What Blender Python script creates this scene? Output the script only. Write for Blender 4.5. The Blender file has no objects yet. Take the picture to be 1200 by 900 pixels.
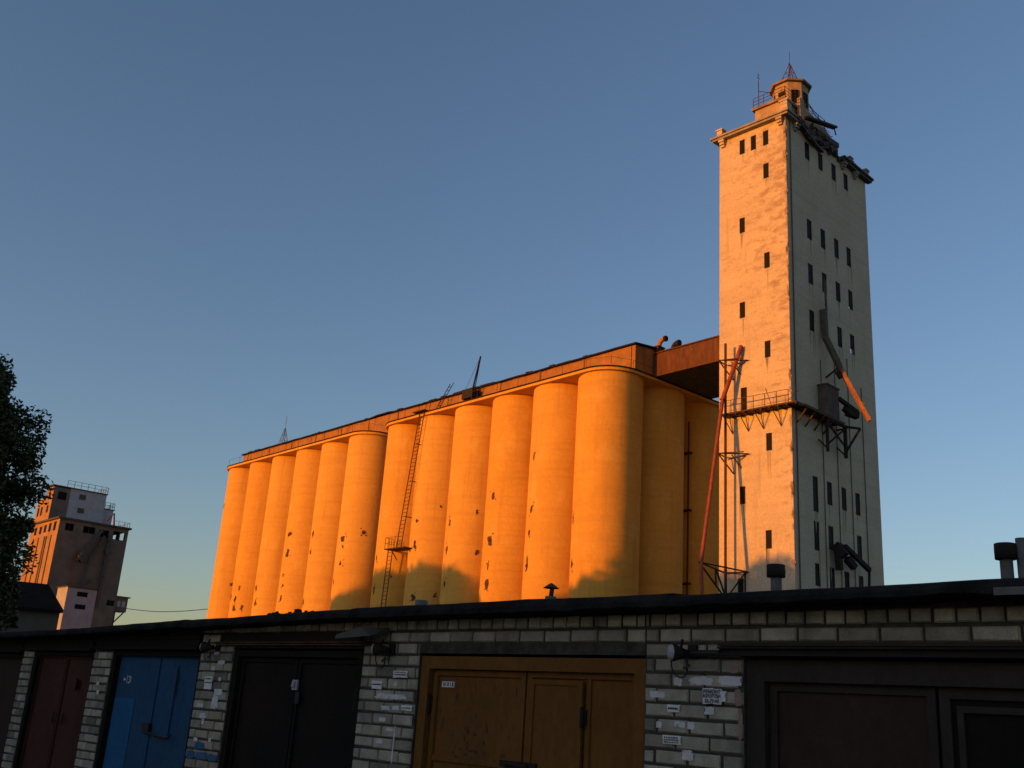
import bpy, bmesh, math, random
from mathutils import Vector, Matrix, noise
R = math.radians
scene = bpy.context.scene
COL = scene.collection
rnd = random.Random(7)

# ------------------------------------------------------------------ helpers
class MB:
    """collects shapes, links them as one mesh object"""
    def __init__(s): s.v = []; s.f = []; s.m = []; s.sm = []; s.tint = []
    def add(s, vs, fs, m=0, smooth=False, tint=1.0):
        o = len(s.v); s.v += [tuple(p) for p in vs]
        for f in fs:
            s.f.append(tuple(o + i for i in f)); s.m.append(m); s.sm.append(smooth); s.tint.append(tint)
    def box(s, x0, x1, y0, y1, z0, z1, m=0, tint=1.0):
        s.add([(x0,y0,z0),(x1,y0,z0),(x1,y1,z0),(x0,y1,z0),(x0,y0,z1),(x1,y0,z1),(x1,y1,z1),(x0,y1,z1)],
              [(0,3,2,1),(4,5,6,7),(0,1,5,4),(1,2,6,5),(2,3,7,6),(3,0,4,7)], m, False, tint)
    def hexa(s, p, m=0):
        s.add(p, [(0,3,2,1),(4,5,6,7),(0,1,5,4),(1,2,6,5),(2,3,7,6),(3,0,4,7)], m)
    def bar(s, a, b, w, h=None, m=0):
        a = Vector(a); b = Vector(b); d = (b - a).normalized(); h = h or w
        up = Vector((0,0,1)) if abs(d.z) < .95 else Vector((1,0,0))
        x = d.cross(up).normalized() * (w/2); y = x.cross(d).normalized() * (h/2)
        s.hexa([a-x-y, a+x-y, b+x-y, b-x-y, a-x+y, a+x+y, b+x+y, b-x+y], m)
    def tube(s, pts, r, n=8, m=0, caps=True):
        pts = [Vector(p) for p in pts]; N = len(pts)
        rr = r if isinstance(r, (list, tuple)) else [r]*N
        ref = None; rings = []
        for i, p in enumerate(pts):
            d = (pts[min(i+1,N-1)] - pts[max(i-1,0)]).normalized()
            if ref is None:
                up = Vector((0,0,1)) if abs(d.z) < .9 else Vector((1,0,0))
                ref = d.cross(up).normalized()
            ref = (ref - d*ref.dot(d)).normalized(); b = d.cross(ref)
            rings.append([p + (ref*math.cos(2*math.pi*k/n) + b*math.sin(2*math.pi*k/n))*rr[i] for k in range(n)])
        vs = [q for g in rings for q in g]; fs = []
        for i in range(N-1):
            for k in range(n):
                k2 = (k+1) % n
                fs.append((i*n+k, i*n+k2, (i+1)*n+k2, (i+1)*n+k))
        s.add(vs, fs, m, n > 5)
        if caps:
            s.add(rings[0], [tuple(reversed(range(n)))], m); s.add(rings[-1], [tuple(range(n))], m)
    def lathe(s, prof, c=(0,0,0), n=24, m=0, axis='Z', smooth=True, a0=0.0):
        vs = []; fs = []
        for (r, h) in prof:
            for k in range(n):
                a = 2*math.pi*k/n + a0
                x, y, z = r*math.cos(a), r*math.sin(a), h
                if axis == 'X': x, y, z = z, x, y
                elif axis == 'Y': x, y, z = y, z, x
                vs.append((c[0]+x, c[1]+y, c[2]+z))
        for i in range(len(prof)-1):
            for k in range(n):
                k2 = (k+1) % n
                fs.append((i*n+k, i*n+k2, (i+1)*n+k2, (i+1)*n+k))
        s.add(vs, fs, m, smooth)
    def prism(s, poly, z0, z1, m=0, mside=None):
        n = len(poly)
        vs = [(x,y,z0) for x,y in poly] + [(x,y,z1) for x,y in poly]
        s.add(vs, [tuple(reversed(range(n))), tuple(range(n, 2*n))], m)
        s.add(vs, [(i, (i+1)%n, (i+1)%n+n, i+n) for i in range(n)], m if mside is None else mside)
    def patch(s, f, cu, cv, ru, rv, seed, m, n=11, rough=.35):
        """irregular spot laid on a surface given by f(u,v,lift)"""
        q = random.Random(seed); ps = []
        for k in range(n):
            a = 2*math.pi*k/n; w = 1 + q.uniform(-rough, rough)
            ps.append(f(cu + ru*w*math.cos(a), cv + rv*w*math.sin(a)))
        s.add([f(cu, cv)] + ps, [(0, k+1, (k+1) % n + 1) for k in range(n)], m)
    def build(s, name, mats, parent=None, tint=False):
        me = bpy.data.meshes.new(name)
        me.from_pydata(s.v, [], s.f)
        for mt in (mats if isinstance(mats, (list, tuple)) else [mats]): me.materials.append(mt)
        me.polygons.foreach_set('material_index', s.m)
        me.polygons.foreach_set('use_smooth', s.sm)
        if tint:
            at = me.attributes.new('tint', 'FLOAT', 'FACE'); at.data.foreach_set('value', s.tint)
        bm = bmesh.new(); bm.from_mesh(me)
        if tint is not True and len(s.f) < 60000: bmesh.ops.recalc_face_normals(bm, faces=bm.faces)
        bm.to_mesh(me); bm.free(); me.update()
        o = bpy.data.objects.new(name, me); COL.objects.link(o)
        if parent: o.parent = parent
        return o

def tag(o, label=None, cat=None, group=None, kind=None):
    if label: o['label'] = label
    if cat: o['category'] = cat
    if group: o['group'] = group
    if kind: o['kind'] = kind
    return o
def thing(name, loc, rz, label, cat, group=None):
    o = bpy.data.objects.new(name, None); COL.objects.link(o)
    o.empty_display_size = .5
    o.location = loc; o.rotation_euler = (0,0,rz)
    return tag(o, label, cat, group)

# ------------------------------------------------------------------ materials
def mat(name, c1, c2=None, scale=3.0, rough=.85, bump=0.0, bscale=None, stretch=(1,1,1), detail=8,
        lo=.35, hi=.65, spots=None, streak=None, metallic=0.0, tint=False, fine=0.0, spec=.3):
    """procedural: two base tones through noise, optional spots (colour, scale, threshold), vertical streaks, bump"""
    m = bpy.data.materials.new(name); m.use_nodes = True
    nt = m.node_tree; N = nt.nodes; L = nt.links
    p = N['Principled BSDF']; p.inputs['Roughness'].default_value = rough
    p.inputs['Metallic'].default_value = metallic
    p.inputs['Specular IOR Level'].default_value = spec
    tc = N.new('ShaderNodeTexCoord'); mp = N.new('ShaderNodeMapping'); mp.inputs['Scale'].default_value = stretch
    L.new(tc.outputs['Object'], mp.inputs['Vector'])
    def ns(sc, det=8, src=None, ro=.6):
        n = N.new('ShaderNodeTexNoise'); n.inputs['Scale'].default_value = sc; n.inputs['Detail'].default_value = det
        n.inputs['Roughness'].default_value = ro
        L.new((src or mp).outputs['Vector'], n.inputs['Vector']); return n
    def ramp(src, a, b):
        r = N.new('ShaderNodeMapRange'); r.inputs['From Min'].default_value = a; r.inputs['From Max'].default_value = b
        L.new(src, r.inputs['Value']); return r.outputs['Result']
    def mix(fac, a, b, mode='MIX'):
        x = N.new('ShaderNodeMix'); x.data_type = 'RGBA'; x.blend_type = mode
        if isinstance(fac, float): x.inputs[0].default_value = fac
        else: L.new(fac, x.inputs[0])
        for i, q in ((6, a), (7, b)):
            if isinstance(q, tuple): x.inputs[i].default_value = (*q, 1)
            else: L.new(q, x.inputs[i])
        return x.outputs[2]
    c2 = c2 or tuple(.75*k for k in c1)
    col = mix(ramp(ns(scale, detail).outputs['Fac'], lo, hi), c1, c2)
    if fine:
        col = mix(fine, col, mix(ramp(ns(scale*14, 4).outputs['Fac'], .3, .7), (.45,.45,.45), (1.4,1.4,1.4)), 'MULTIPLY')
    if streak:
        m2 = N.new('ShaderNodeMapping'); m2.inputs['Scale'].default_value = (1, 1, .06)
        L.new(tc.outputs['Object'], m2.inputs['Vector'])
        col = mix(ramp(ns(streak[1], 6, m2).outputs['Fac'], streak[2], streak[2]+.14), col, streak[0])
    if spots:
        for (sc_, s_, t_) in (spots if isinstance(spots, list) else [spots]):
            col = mix(ramp(ns(s_, 10, ro=.7).outputs['Fac'], t_, t_+.05), col, sc_)
    if tint:
        at = N.new('ShaderNodeAttribute'); at.attribute_name = 'tint'
        cm = N.new('ShaderNodeCombineColor')
        for i in range(3): L.new(at.outputs['Fac'], cm.inputs[i])
        col = mix(1.0, col, cm.outputs['Color'], 'MULTIPLY')
    L.new(col, p.inputs['Base Color'])
    if bump:
        b = N.new('ShaderNodeBump'); b.inputs['Strength'].default_value = .6; b.inputs['Distance'].default_value = bump
        L.new(ns(bscale or scale*3, 10).outputs['Fac'], b.inputs['Height']); L.new(b.outputs['Normal'], p.inputs['Normal'])
    m['tree'] = 1
    return m

def tower_plaster():
    """whitewashed render, peeled in patches mostly high up and close to the near corner of the lit face"""
    m = mat('tower_plaster', (.545,.455,.325), (.47,.39,.275), scale=.35, bump=.05, bscale=1.6, fine=.28,
            streak=((.38,.31,.23), 1.1, .60))
    nt = m.node_tree; N = nt.nodes; L = nt.links; p = N['Principled BSDF']
    src = p.inputs['Base Color'].links[0].from_socket
    tc = N.new('ShaderNodeTexCoord'); sp = N.new('ShaderNodeSeparateXYZ'); L.new(tc.outputs['Object'], sp.inputs[0])
    def rng(s, a, b, c=0, d=1):
        r = N.new('ShaderNodeMapRange')
        for k, q in zip(('From Min','From Max','To Min','To Max'), (a,b,c,d)): r.inputs[k].default_value = q
        L.new(s, r.inputs['Value']); return r.outputs['Result']
    def math_(op, a, b):
        n = N.new('ShaderNodeMath'); n.operation = op
        for i, q in enumerate((a, b)):
            if isinstance(q, (int, float)): n.inputs[i].default_value = q
            else: L.new(q, n.inputs[i])
        return n.outputs[0]
    zb = rng(sp.outputs['Z'], 20, 46, -.045, .045); yb = rng(sp.outputs['Y'], 0.3, 5.8, .05, -.055)
    face = rng(sp.outputs['X'], .05, .3, 0, -.3)
    mp = N.new('ShaderNodeMapping'); mp.inputs['Scale'].default_value = (1,.8,2.1); L.new(tc.outputs['Object'], mp.inputs['Vector'])
    n = N.new('ShaderNodeTexNoise'); n.inputs['Scale'].default_value = .75; n.inputs['Detail'].default_value = 12; n.inputs['Roughness'].default_value = .78
    L.new(mp.outputs['Vector'], n.inputs['Vector'])
    f = math_('ADD', math_('ADD', math_('ADD', n.outputs['Fac'], zb), yb), face)
    msk = rng(f, .53, .65, 0, .75)
    m3 = N.new('ShaderNodeMapping'); m3.inputs['Scale'].default_value = (.07,.07,1.5); L.new(tc.outputs['Object'], m3.inputs['Vector'])
    n3 = N.new('ShaderNodeTexNoise'); n3.inputs['Scale'].default_value = 1; n3.inputs['Detail'].default_value = 4; L.new(m3.outputs['Vector'], n3.inputs['Vector'])
    x3 = N.new('ShaderNodeMix'); x3.data_type = 'RGBA'; L.new(rng(n3.outputs['Fac'], .5, .62, 0, .22), x3.inputs[0]); L.new(src, x3.inputs[6]); x3.inputs[7].default_value = (.33,.27,.18,1); src = x3.outputs[2]
    x = N.new('ShaderNodeMix'); x.data_type = 'RGBA'; L.new(msk, x.inputs[0]); L.new(src, x.inputs[6]); x.inputs[7].default_value = (.27,.185,.12,1)
    L.new(x.outputs[2], p.inputs['Base Color'])
    return m

M = {}
M['plaster'] = tower_plaster()
M['drip'] = mat('rain_run_on_plaster', (.37,.31,.21), (.30,.25,.165), 3)
M['bare'] = mat('bare_render', (.25,.185,.12), (.33,.26,.175), 4)
M['concrete'] = mat('weathered_concrete', (.33,.30,.26), (.22,.20,.17), 1.2, bump=.03, fine=.3)
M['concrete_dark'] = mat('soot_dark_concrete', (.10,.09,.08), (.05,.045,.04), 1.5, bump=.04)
M['silo'] = mat('ochre_limewash', (.60,.33,.06), (.53,.285,.045), .28, bump=.05, bscale=.9, fine=.16,
                streak=((.46,.24,.05), .9, .61), stretch=(1,1,.8), rough=.95, spec=.15)
def silo_paint(m):
    nt = m.node_tree; N = nt.nodes; L = nt.links; p = N['Principled BSDF']
    src = p.inputs['Base Color'].links[0].from_socket
    tc = N.new('ShaderNodeTexCoord'); oi = N.new('ShaderNodeObjectInfo')
    def mp(sc):
        q = N.new('ShaderNodeMapping'); q.inputs['Scale'].default_value = sc; L.new(tc.outputs['Object'], q.inputs['Vector']); return q
    def nz(sc, v, det=6):
        n = N.new('ShaderNodeTexNoise'); n.inputs['Scale'].default_value = sc; n.inputs['Detail'].default_value = det; n.inputs['Roughness'].default_value = .65
        L.new(v.outputs['Vector'], n.inputs['Vector']); return n.outputs['Fac']
    def rg(v, a, b, c, d):
        r = N.new('ShaderNodeMapRange'); L.new(v, r.inputs['Value'])
        for k, q in zip(('From Min','From Max','To Min','To Max'), (a,b,c,d)): r.inputs[k].default_value = q
        return r.outputs['Result']
    def mx(f, a, b, mode='MIX'):
        x = N.new('ShaderNodeMix'); x.data_type = 'RGBA'; x.blend_type = mode
        L.new(f, x.inputs[0]); L.new(a, x.inputs[6])
        if isinstance(b, tuple): x.inputs[7].default_value = (*b,1)
        else: L.new(b, x.inputs[7])
        return x.outputs[2]
    c = mx(rg(oi.outputs['Random'], 0, 1, 0, .30), src, (.62,.42,.12))                    # some silos paler
    c = mx(rg(nz(1.0, mp((.08,.08,2.1)), 3), .50, .62, 0, .22), c, (.40,.21,.05))          # casting lifts
    c = mx(rg(nz(1.6, mp((1,1,.045)), 8), .55, .70, 0, .45), c, (.36,.20,.065))             # rain runs
    c = mx(rg(nz(.55, mp((1,1,.7)), 12), .54, .70, 0, .40), c, (.64,.44,.13))               # worn, paler areas
    c = mx(rg(nz(2.2, mp((1,1,1)), 12), .62, .68, 0, .35), c, (.33,.20,.08))                # blotches
    L.new(c, p.inputs['Base Color'])
silo_paint(M['silo'])
M['spall'] = mat('spalled_concrete', (.11,.06,.03), (.035,.022,.015), 3.5, bump=.05)
M['slab_edge'] = mat('roof_slab_concrete', (.30,.20,.11), (.16,.11,.07), 1.5, bump=.02)
M['turret'] = mat('weathered_turret_render', (.42,.31,.185), (.28,.20,.12), 1.3, bump=.04, fine=.3, spots=((.20,.13,.08), 1.7, .60), streak=((.25,.17,.10), 2.2, .58))
M['gallery'] = mat('gallery_render', (.34,.165,.045), (.24,.115,.035), .7, bump=.03, fine=.25, streak=((.15,.075,.03), 1.6, .56))
M['bridge'] = mat('bridge_render', (.125,.05,.02), (.07,.03,.015), 2.2, bump=.03, fine=.35, stretch=(1,1,.35), spots=((.34,.24,.15), 2.6, .655), streak=((.30,.20,.12), 4.2, .64))
M['roof_felt'] = mat('roofing_felt', (.030,.028,.027), (.013,.012,.012), 5, rough=1, bump=.03, spec=.08, fine=.4)
M['dark'] = mat('painted_dark_interior', (.004,.004,.004), (.007,.006,.006), 2, rough=.6, spec=.12)  # near-black, the darkness of unlit interiors painted onto panes and openings
M['frame'] = mat('old_window_timber', (.06,.045,.035), (.03,.025,.02), 6)
M['rust'] = mat('rusty_steel', (.10,.045,.022), (.045,.022,.014), 5, rough=.8, bump=.004)
M['redpaint'] = mat('red_lead_paint', (.30,.065,.025), (.17,.04,.02), 2.2, rough=.6)
M['steel'] = mat('grey_steel', (.14,.135,.13), (.07,.065,.06), 4, rough=.6, metallic=.3)
M['black_steel'] = mat('dark_steel', (.018,.016,.016), (.032,.025,.02), 5, rough=.8, spec=.15)
M['chute'] = mat('sunlit_orange_tone', (.42,.17,.055), (.25,.11,.045), 2.5, rough=.7)
M['far_sunlit'] = mat('far_elevator_sunlit_tone', (.37,.215,.085), (.29,.165,.07), .6, bump=.05, streak=((.22,.12,.06), .9, .6))  # left faces only: stronger sunlight put into a brighter orange colour
M['shed_roof'] = mat('sooty_roof_sheet', (.022,.018,.014), (.012,.010,.008), 2, rough=1, spec=.08)
M['duct'] = mat('weathered_duct_sheet', (.10,.095,.08), (.06,.055,.045), 2.5, rough=.8)
M['white_sheet'] = mat('white_cladding', (.40,.42,.43), (.32,.335,.35), 1.0, rough=.7, streak=((.30,.30,.30), 1.4, .62))
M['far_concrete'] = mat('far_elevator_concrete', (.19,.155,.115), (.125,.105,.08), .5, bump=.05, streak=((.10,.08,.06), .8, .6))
M['brick'] = mat('silicate_brick', (.45,.41,.31), (.30,.272,.205), 7, rough=.95, spec=.1, streak=((.17,.15,.12), 3.5, .60), bump=.006, bscale=45, tint=True, fine=.4,
                 spots=[((.46,.44,.39), 5.0, .66), ((.12,.105,.085), 3.1, .62)])
M['mortar'] = mat('dark_mortar', (.075,.068,.056), (.04,.036,.03), 12, bump=.008, spec=.1)
M['whitewash'] = mat('white_paint_patch', (.66,.66,.65), (.52,.52,.51), 12, spots=((.33,.31,.27), 14, .58))
M['bluepaint'] = mat('blue_paint_patch', (.03,.12,.24), (.025,.09,.18), 8)
M['redstain'] = mat('red_paint_smear', (.25,.15,.115), (.29,.22,.17), 22)
M['paper'] = mat('notice_paper', (.72,.72,.70), (.62,.62,.60), 9)
M['ink'] = mat('printed_ink', (.03,.03,.04), (.05,.05,.06), 9)
def door_mat(n, a, b, rustc=(.05,.022,.012), thr=.64):
    return mat(n, a, b, 1.3, rough=.75, bump=.02, bscale=2.2, fine=.3, spec=.12, streak=(rustc, 5.0, .66), spots=(rustc, 2.6, thr), stretch=(1,1,.55))
M['door_orange'] = door_mat('ochre_door_paint', (.185,.082,.018), (.145,.064,.016), (.03,.016,.012), .655)
M['door_brown'] = door_mat('brown_door_paint', (.046,.028,.019), (.034,.021,.015))
M['door_grey'] = door_mat('grey_brown_door_frame', (.046,.036,.030), (.032,.026,.021))
M['door_black'] = door_mat('blackened_door_paint', (.009,.008,.0065), (.014,.011,.008), (.022,.013,.009))
M['door_blue'] = door_mat('blue_door_paint', (.024,.085,.17), (.017,.06,.12), (.03,.028,.03), .66)
M['door_blue2'] = door_mat('fresh_blue_paint', (.018,.11,.26), (.018,.095,.21), (.02,.05,.1), .7)
M['door_red'] = door_mat('dark_red_door_paint', (.075,.027,.02), (.05,.02,.016))
M['lampglass'] = mat('frosted_lamp_glass', (.42,.42,.41), (.34,.34,.33), 9, rough=.35)
M['cable'] = mat('black_cable', (.012,.012,.012), (.02,.02,.02), 9, rough=.5)
M['asbestos'] = mat('fibre_cement_pipe', (.17,.16,.15), (.09,.083,.078), 7, bump=.004)
M['bark'] = mat('bark', (.07,.055,.04), (.035,.028,.02), 9, bump=.02)
M['leaf'] = mat('foliage', (.030,.044,.013), (.048,.06,.018), 1.3, rough=.7)
M['leaf_far'] = mat('poplar_foliage', (.045,.068,.02), (.07,.085,.028), .8, rough=.7)
M['ground'] = mat('trodden_earth', (.12,.095,.065), (.07,.07,.035), .25, bump=.05, fine=.3)
M['track'] = mat('gravel_track', (.17,.155,.135), (.11,.10,.09), 1.5, bump=.03, fine=.4)

# ------------------------------------------------------------------ setting
g = MB(); S = 3000
g.add([(-S,-S,0),(S,-S,0),(S,S,0),(-S,S,0)], [(0,1,2,3)])
tag(g.build('ground', M['ground']), kind='structure')
GAR_LOC = (1.2605, 7.0, 0.0); GAR_ROT = R(-45.5)

def at_frame(loc, rz, p):
    c, s = math.cos(rz), math.sin(rz)
    return (loc[0] + c*p[0] - s*p[1], loc[1] + s*p[0] + c*p[1])
trk = MB()
pts = [at_frame(GAR_LOC, GAR_ROT, q) for q in ((-60,-9),(40,-9),(40,-.6),(-60,-.6))]
trk.add([(x,y,.004) for x,y in pts], [(0,1,2,3)])
tag(trk.build('gravel_track', M['track']), kind='structure')

# ------------------------------------------------------------------ walls with openings
def wall_panel(mb, P, w, h0, h1, holes, t=.35, m=0):
    """P(u, z, depth) -> point; holes are (u0,u1,z0,z1); outer skin and inner skin plus reveals"""
    us = sorted({0.0, w} | {a for q in holes for a in q[:2]}); zs = sorted({h0, h1} | {a for q in holes for a in q[2:]})
    zs2 = []
    for a, b in zip(zs, zs[1:]):
        zs2.append(a)
    zs2.append(zs[-1]); zs = zs2
    for a, b in zip(us, us[1:]):
        for c, d in zip(zs, zs[1:]):
            mu, mz = (a+b)/2, (c+d)/2
            if any(q[0] < mu < q[1] and q[2] < mz < q[3] for q in holes): continue
            mb.add([P(a,c,0),P(b,c,0),P(b,d,0),P(a,d,0)], [(0,1,2,3)], m)
            mb.add([P(a,c,t),P(b,c,t),P(b,d,t),P(a,d,t)], [(3,2,1,0)], m)
    for (a,b,c,d) in holes:
        for q in ((P(a,c,0),P(b,c,0),P(b,c,t),P(a,c,t)), (P(a,d,0),P(a,d,t),P(b,d,t),P(b,d,0)),
                  (P(a,c,0),P(a,c,t),P(a,d,t),P(a,d,0)), (P(b,c,0),P(b,d,0),P(b,d,t),P(b,c,t))):
            mb.add(list(q), [(0,1,2,3)], m)

def window_part(P, q, parent, seed, depth=.07, broken=0.0, mullion=True):
    """timber frame with black panes painted as unlit interior, set back in a reveal; broken = share of height left open at the bottom"""
    a,b,c,d = q; mb = MB(); rr = random.Random(seed)
    def bx(u0,u1,z0,z1,d0,d1,m):
        mb.hexa([P(u0,z0,d0),P(u1,z0,d0),P(u1,z0,d1),P(u0,z0,d1),P(u0,z1,d0),P(u1,z1,d0),P(u1,z1,d1),P(u0,z1,d1)], m)
    f = .05; zb = c + (d-c)*broken
    bx(a,a+f,c,d,depth-.03,depth+.04,0); bx(b-f,b,c,d,depth-.03,depth+.04,0)
    bx(a+f,b-f,d-f,d,depth-.03,depth+.04,0); bx(a+f,b-f,c,c+f,depth-.03,depth+.04,0)
    if mullion and rr.random() < .6: bx(a+f, b-f, c+(d-c)*.62, c+(d-c)*.62+.04, depth-.02, depth+.03, 0)
    if mullion and rr.random() < .4: bx((a+b)/2-.02,(a+b)/2+.02, zb+f, d-f, depth-.02, depth+.03, 0)
    if broken > 0:
        n = 5; vs = []
        for k in range(n+1):
            u = a+f+(b-a-2*f)*k/n
            vs += [P(u, zb + rr.uniform(-.12,.12)*(1 if 0<k<n else .2), depth+.005), P(u, d-f, depth+.005)]
        mb.add(vs, [(2*k,2*k+2,2*k+3,2*k+1) for k in range(n)], 1)
    else:
        mb.add([P(a+f,c+f,depth+.005),P(b-f,c+f,depth+.005),P(b-f,d-f,depth+.005),P(a+f,d-f,depth+.005)], [(0,1,2,3)], 1)
    return mb.build('window', [M['frame'], M['dark']], parent)

def railing(mb, path, h=1.0, post=1.3, r=.025, rails=(1.0,.5), m=0):
    for a, b in zip(path, path[1:]):
        a = Vector(a); b = Vector(b); L = (b-a).length; n = max(1, round(L/post))
        for k in range(n+1):
            p = a.lerp(b, k/n); mb.bar(p, p + Vector((0,0,h)), r*2, m=m)
        for q in rails: mb.bar(a + Vector((0,0,h*q)), b + Vector((0,0,h*q)), r*1.6, m=m)

# ------------------------------------------------------------------ the tall elevator tower
TN = (22.1024, 76.6293, 0.0); TA = .76527
TW, TD, TH_ = 14.5, 6.73, 52.75          # along X (shaded face), along Y (lit face), wall height
tw = thing('elevator_tower', TN, TA, 'tall white plastered elevator tower with rows of dark windows and an octagonal turret', 'tower')
PL = lambda u, z, d: (d, u, z)           # lit face X=0
PR = lambda u, z, d: (u, d, z)           # shaded face Y=0
PB = lambda u, z, d: (TW - d, u, z)      # far end face
PK = lambda u, z, d: (u, TD - d, z)      # back face
hl = []
for (u, zt) in ((4.35,51.95),(3.2,51.95),(1.96,51.95),(1.97,48.7),(4.4,44.2),(2.0,40.2),(4.43,36.25),(2.06,32.23),(2.04,24.38),(4.52,20.3),(2.19,16.6),(4.73,13.0)):
    hl.append((u-.27, u+.27, zt-1.45, zt))
door_hole = (4.05, 4.63, 26.45, 28.6)
hr = []; brk = {}
for zt, hh in ((51.7,1.7),(44.1,1.88),(39.88,1.86),(35.63,1.88),(21.3,1.9),(17.7,1.9),(14.4,1.75)):
    for k, u in enumerate((3.62, 5.95, 8.35, 10.6)):
        if zt == 17.7 and k == 2: continue
        if zt < 22: u -= (.2, .28, .3, .2)[k]
        h2 = 2.85 if (zt == 21.3 and k == 0) else (2.3 if zt == 17.7 and k == 0 else hh)
        hr.append((u-.42, u+.42, zt-h2, zt))
        if k == 3 and 30 < zt < 46: brk[len(hr)-1] = (.18, .12, .34)[{44.1:0, 39.88:1, 35.63:2}[zt]]
hb = [(1.6, 2.9, zt-1.9, zt+.3) for zt in (44.1, 39.88, 35.63)]
hk = []
w = MB()
wall_panel(w, PL, TD, 0, TH_, hl + [door_hole])
wall_panel(w, PR, TW, 0, TH_, hr)
wall_panel(w, PB, TD, 0, TH_, hb)
wall_panel(w, PK, TW, 0, TH_, hk)
w.add([(0,0,TH_),(TW,0,TH_),(TW,TD,TH_),(0,TD,TH_)], [(0,1,2,3)])
qs = random.Random(8)
for P_, hs in ((PL, hl), (PR, hr)):
    for (a,b,c,d) in hs:
        for k in range(qs.randint(1,3)):
            u = qs.uniform(a+.03, b-.03); ln = qs.uniform(.5, 2.6); wd = qs.uniform(.05,.16)
            w.add([P_(u-wd,c,-.006),P_(u+wd,c,-.006),P_(u+wd*.6,c-ln*.6,-.006),P_(u+wd*.15,c-ln,-.006),P_(u-wd*.5,c-ln*.55,-.006)], [(0,1,2,3,4)], 1)
for k in range(44):
    z = qs.uniform(6, 52); hh = qs.uniform(.12,.5); wd = qs.uniform(.05,.2)
    w.patch(lambda u,v: (-.006,u,v), wd*.6, z, wd, hh, k, 2, 11, .4); w.patch(lambda u,v: (u,-.006,v), wd*.5, z+qs.uniform(-.1,.1), wd*.9, hh*.9, k+90, 2, 11, .4)
w.build('wall', [M['plaster'], M['drip'], M['bare']], tw)
fl = MB()
for z in (12, 15.5, 19, 23, 26.2, 30, 34, 38.2, 42.2, 46.5, 50): fl.box(.36, TW-.36, .36, TD-.36, z-.25, z)
fl.box(6.9, 7.1, .36, TD-.36, 12, 52)
fl.build('floor_slab', M['concrete_dark'], tw)
for i, q in enumerate(hl): window_part(PL, q, tw, i, mullion=False)
for i, q in enumerate(hr): window_part(PR, q, tw, 100+i, broken=brk.get(i, 0.0))
dr = MB(); a,b,c,d = door_hole
dr.box(.1, .15, a, b, c, d); dr.box(.05, .0995, a, a+.05, c, d); dr.box(.05,.0995, b-.05, b, c, d); dr.box(.05,.0995,a+.05,b-.05,d-.05,d)
dr.build('door', M['dark'], tw)
# cornice: whole on the lit side, broken along the shaded side
OH = .62
co = MB()
def cor_seg(mb, x0, x1, y0, y1, z0=52.755, drop=0.0):
    mb.box(x0, x1, y0, y1, z0, z0+.14); mb.box(x0+.12 if x0 < 0 else x0, x1, y0+.12 if y0 < 0 else y0, y1, z0-.16-drop, z0-.002)
co.box(-OH, 0.9, -OH, TD+OH, 52.76, 52.93); co.box(-OH+.14, .0, -OH+.14, TD+OH-.14, 52.56, 52.758)
co.box(.002, 1.4, -OH+.14, -.002, 52.56, 52.758)
co.build('cornice', M['concrete'], tw)
co = MB()
co.box(.9, 1.9, -OH+.02, .3, 52.76, 52.92)
for (x0, x1, z, tilt, yy) in ((1.9,3.1,52.5,-.25,-.5),(2.9,4.6,52.1,-.5,-.55),(4.4,5.9,51.95,-.35,-.4),(5.8,7.2,52.5,.1,-.35)):
    co.hexa([(x0,yy,z),(x1,yy,z+tilt),(x1,.25,z+tilt+.25),(x0,.25,z+.25),(x0,yy,z+.2),(x1,yy,z+tilt+.22),(x1,.25,z+tilt+.55),(x0,.25,z+.5)])
rr = random.Random(3)
for k in range(26):
    x = rr.uniform(1.6, 8.2); y = rr.uniform(-.5,.3); z = 52.4 + rr.uniform(-.5,.5); s = rr.uniform(.06,.2)
    co.bar((x,y,z), (x+rr.uniform(-.8,.8), y+rr.uniform(-.5,.3), z+rr.uniform(-.5,.4)), s*.6, s)
x = 1.9
while x < 9.38:
    l = min(rr.uniform(.25,.55), 9.38-x); d_ = rr.uniform(.2,.58); zb_ = 52.62 - rr.uniform(.0,.34)
    co.hexa([(x,-d_,zb_+.12),(x+l,-d_*rr.uniform(.7,1.1),zb_+.1),(x+l,-.003,zb_),(x,-.003,zb_),(x,-d_,52.80),(x+l,-d_,52.78),(x+l,.35,52.9),(x,.35,52.88)]); x += l+.002
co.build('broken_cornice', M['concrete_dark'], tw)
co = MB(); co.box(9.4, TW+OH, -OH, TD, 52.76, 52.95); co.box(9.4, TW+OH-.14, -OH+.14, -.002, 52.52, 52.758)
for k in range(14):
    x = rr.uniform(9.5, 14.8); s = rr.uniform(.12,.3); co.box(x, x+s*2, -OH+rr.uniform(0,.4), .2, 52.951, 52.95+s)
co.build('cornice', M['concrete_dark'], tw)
pw = MB()
pw.hexa([(1.2,-.02,52.76),(9.3,-.02,52.76),(9.3,.4,52.76),(1.2,.4,52.76),(1.2,-.02,53.3),(9.3,-.02,53.9),(9.3,.4,53.9),(1.2,.4,53.3)])
pw.hexa([(5.4,-.1,53.4),(9.4,-.1,53.9),(9.4,.5,53.9),(5.4,.5,53.4),(5.4,-.1,54.0),(9.4,-.1,54.35),(9.4,.5,54.35),(5.4,.5,54.0)])
pw.build('parapet', M['concrete_dark'], tw)
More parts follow.
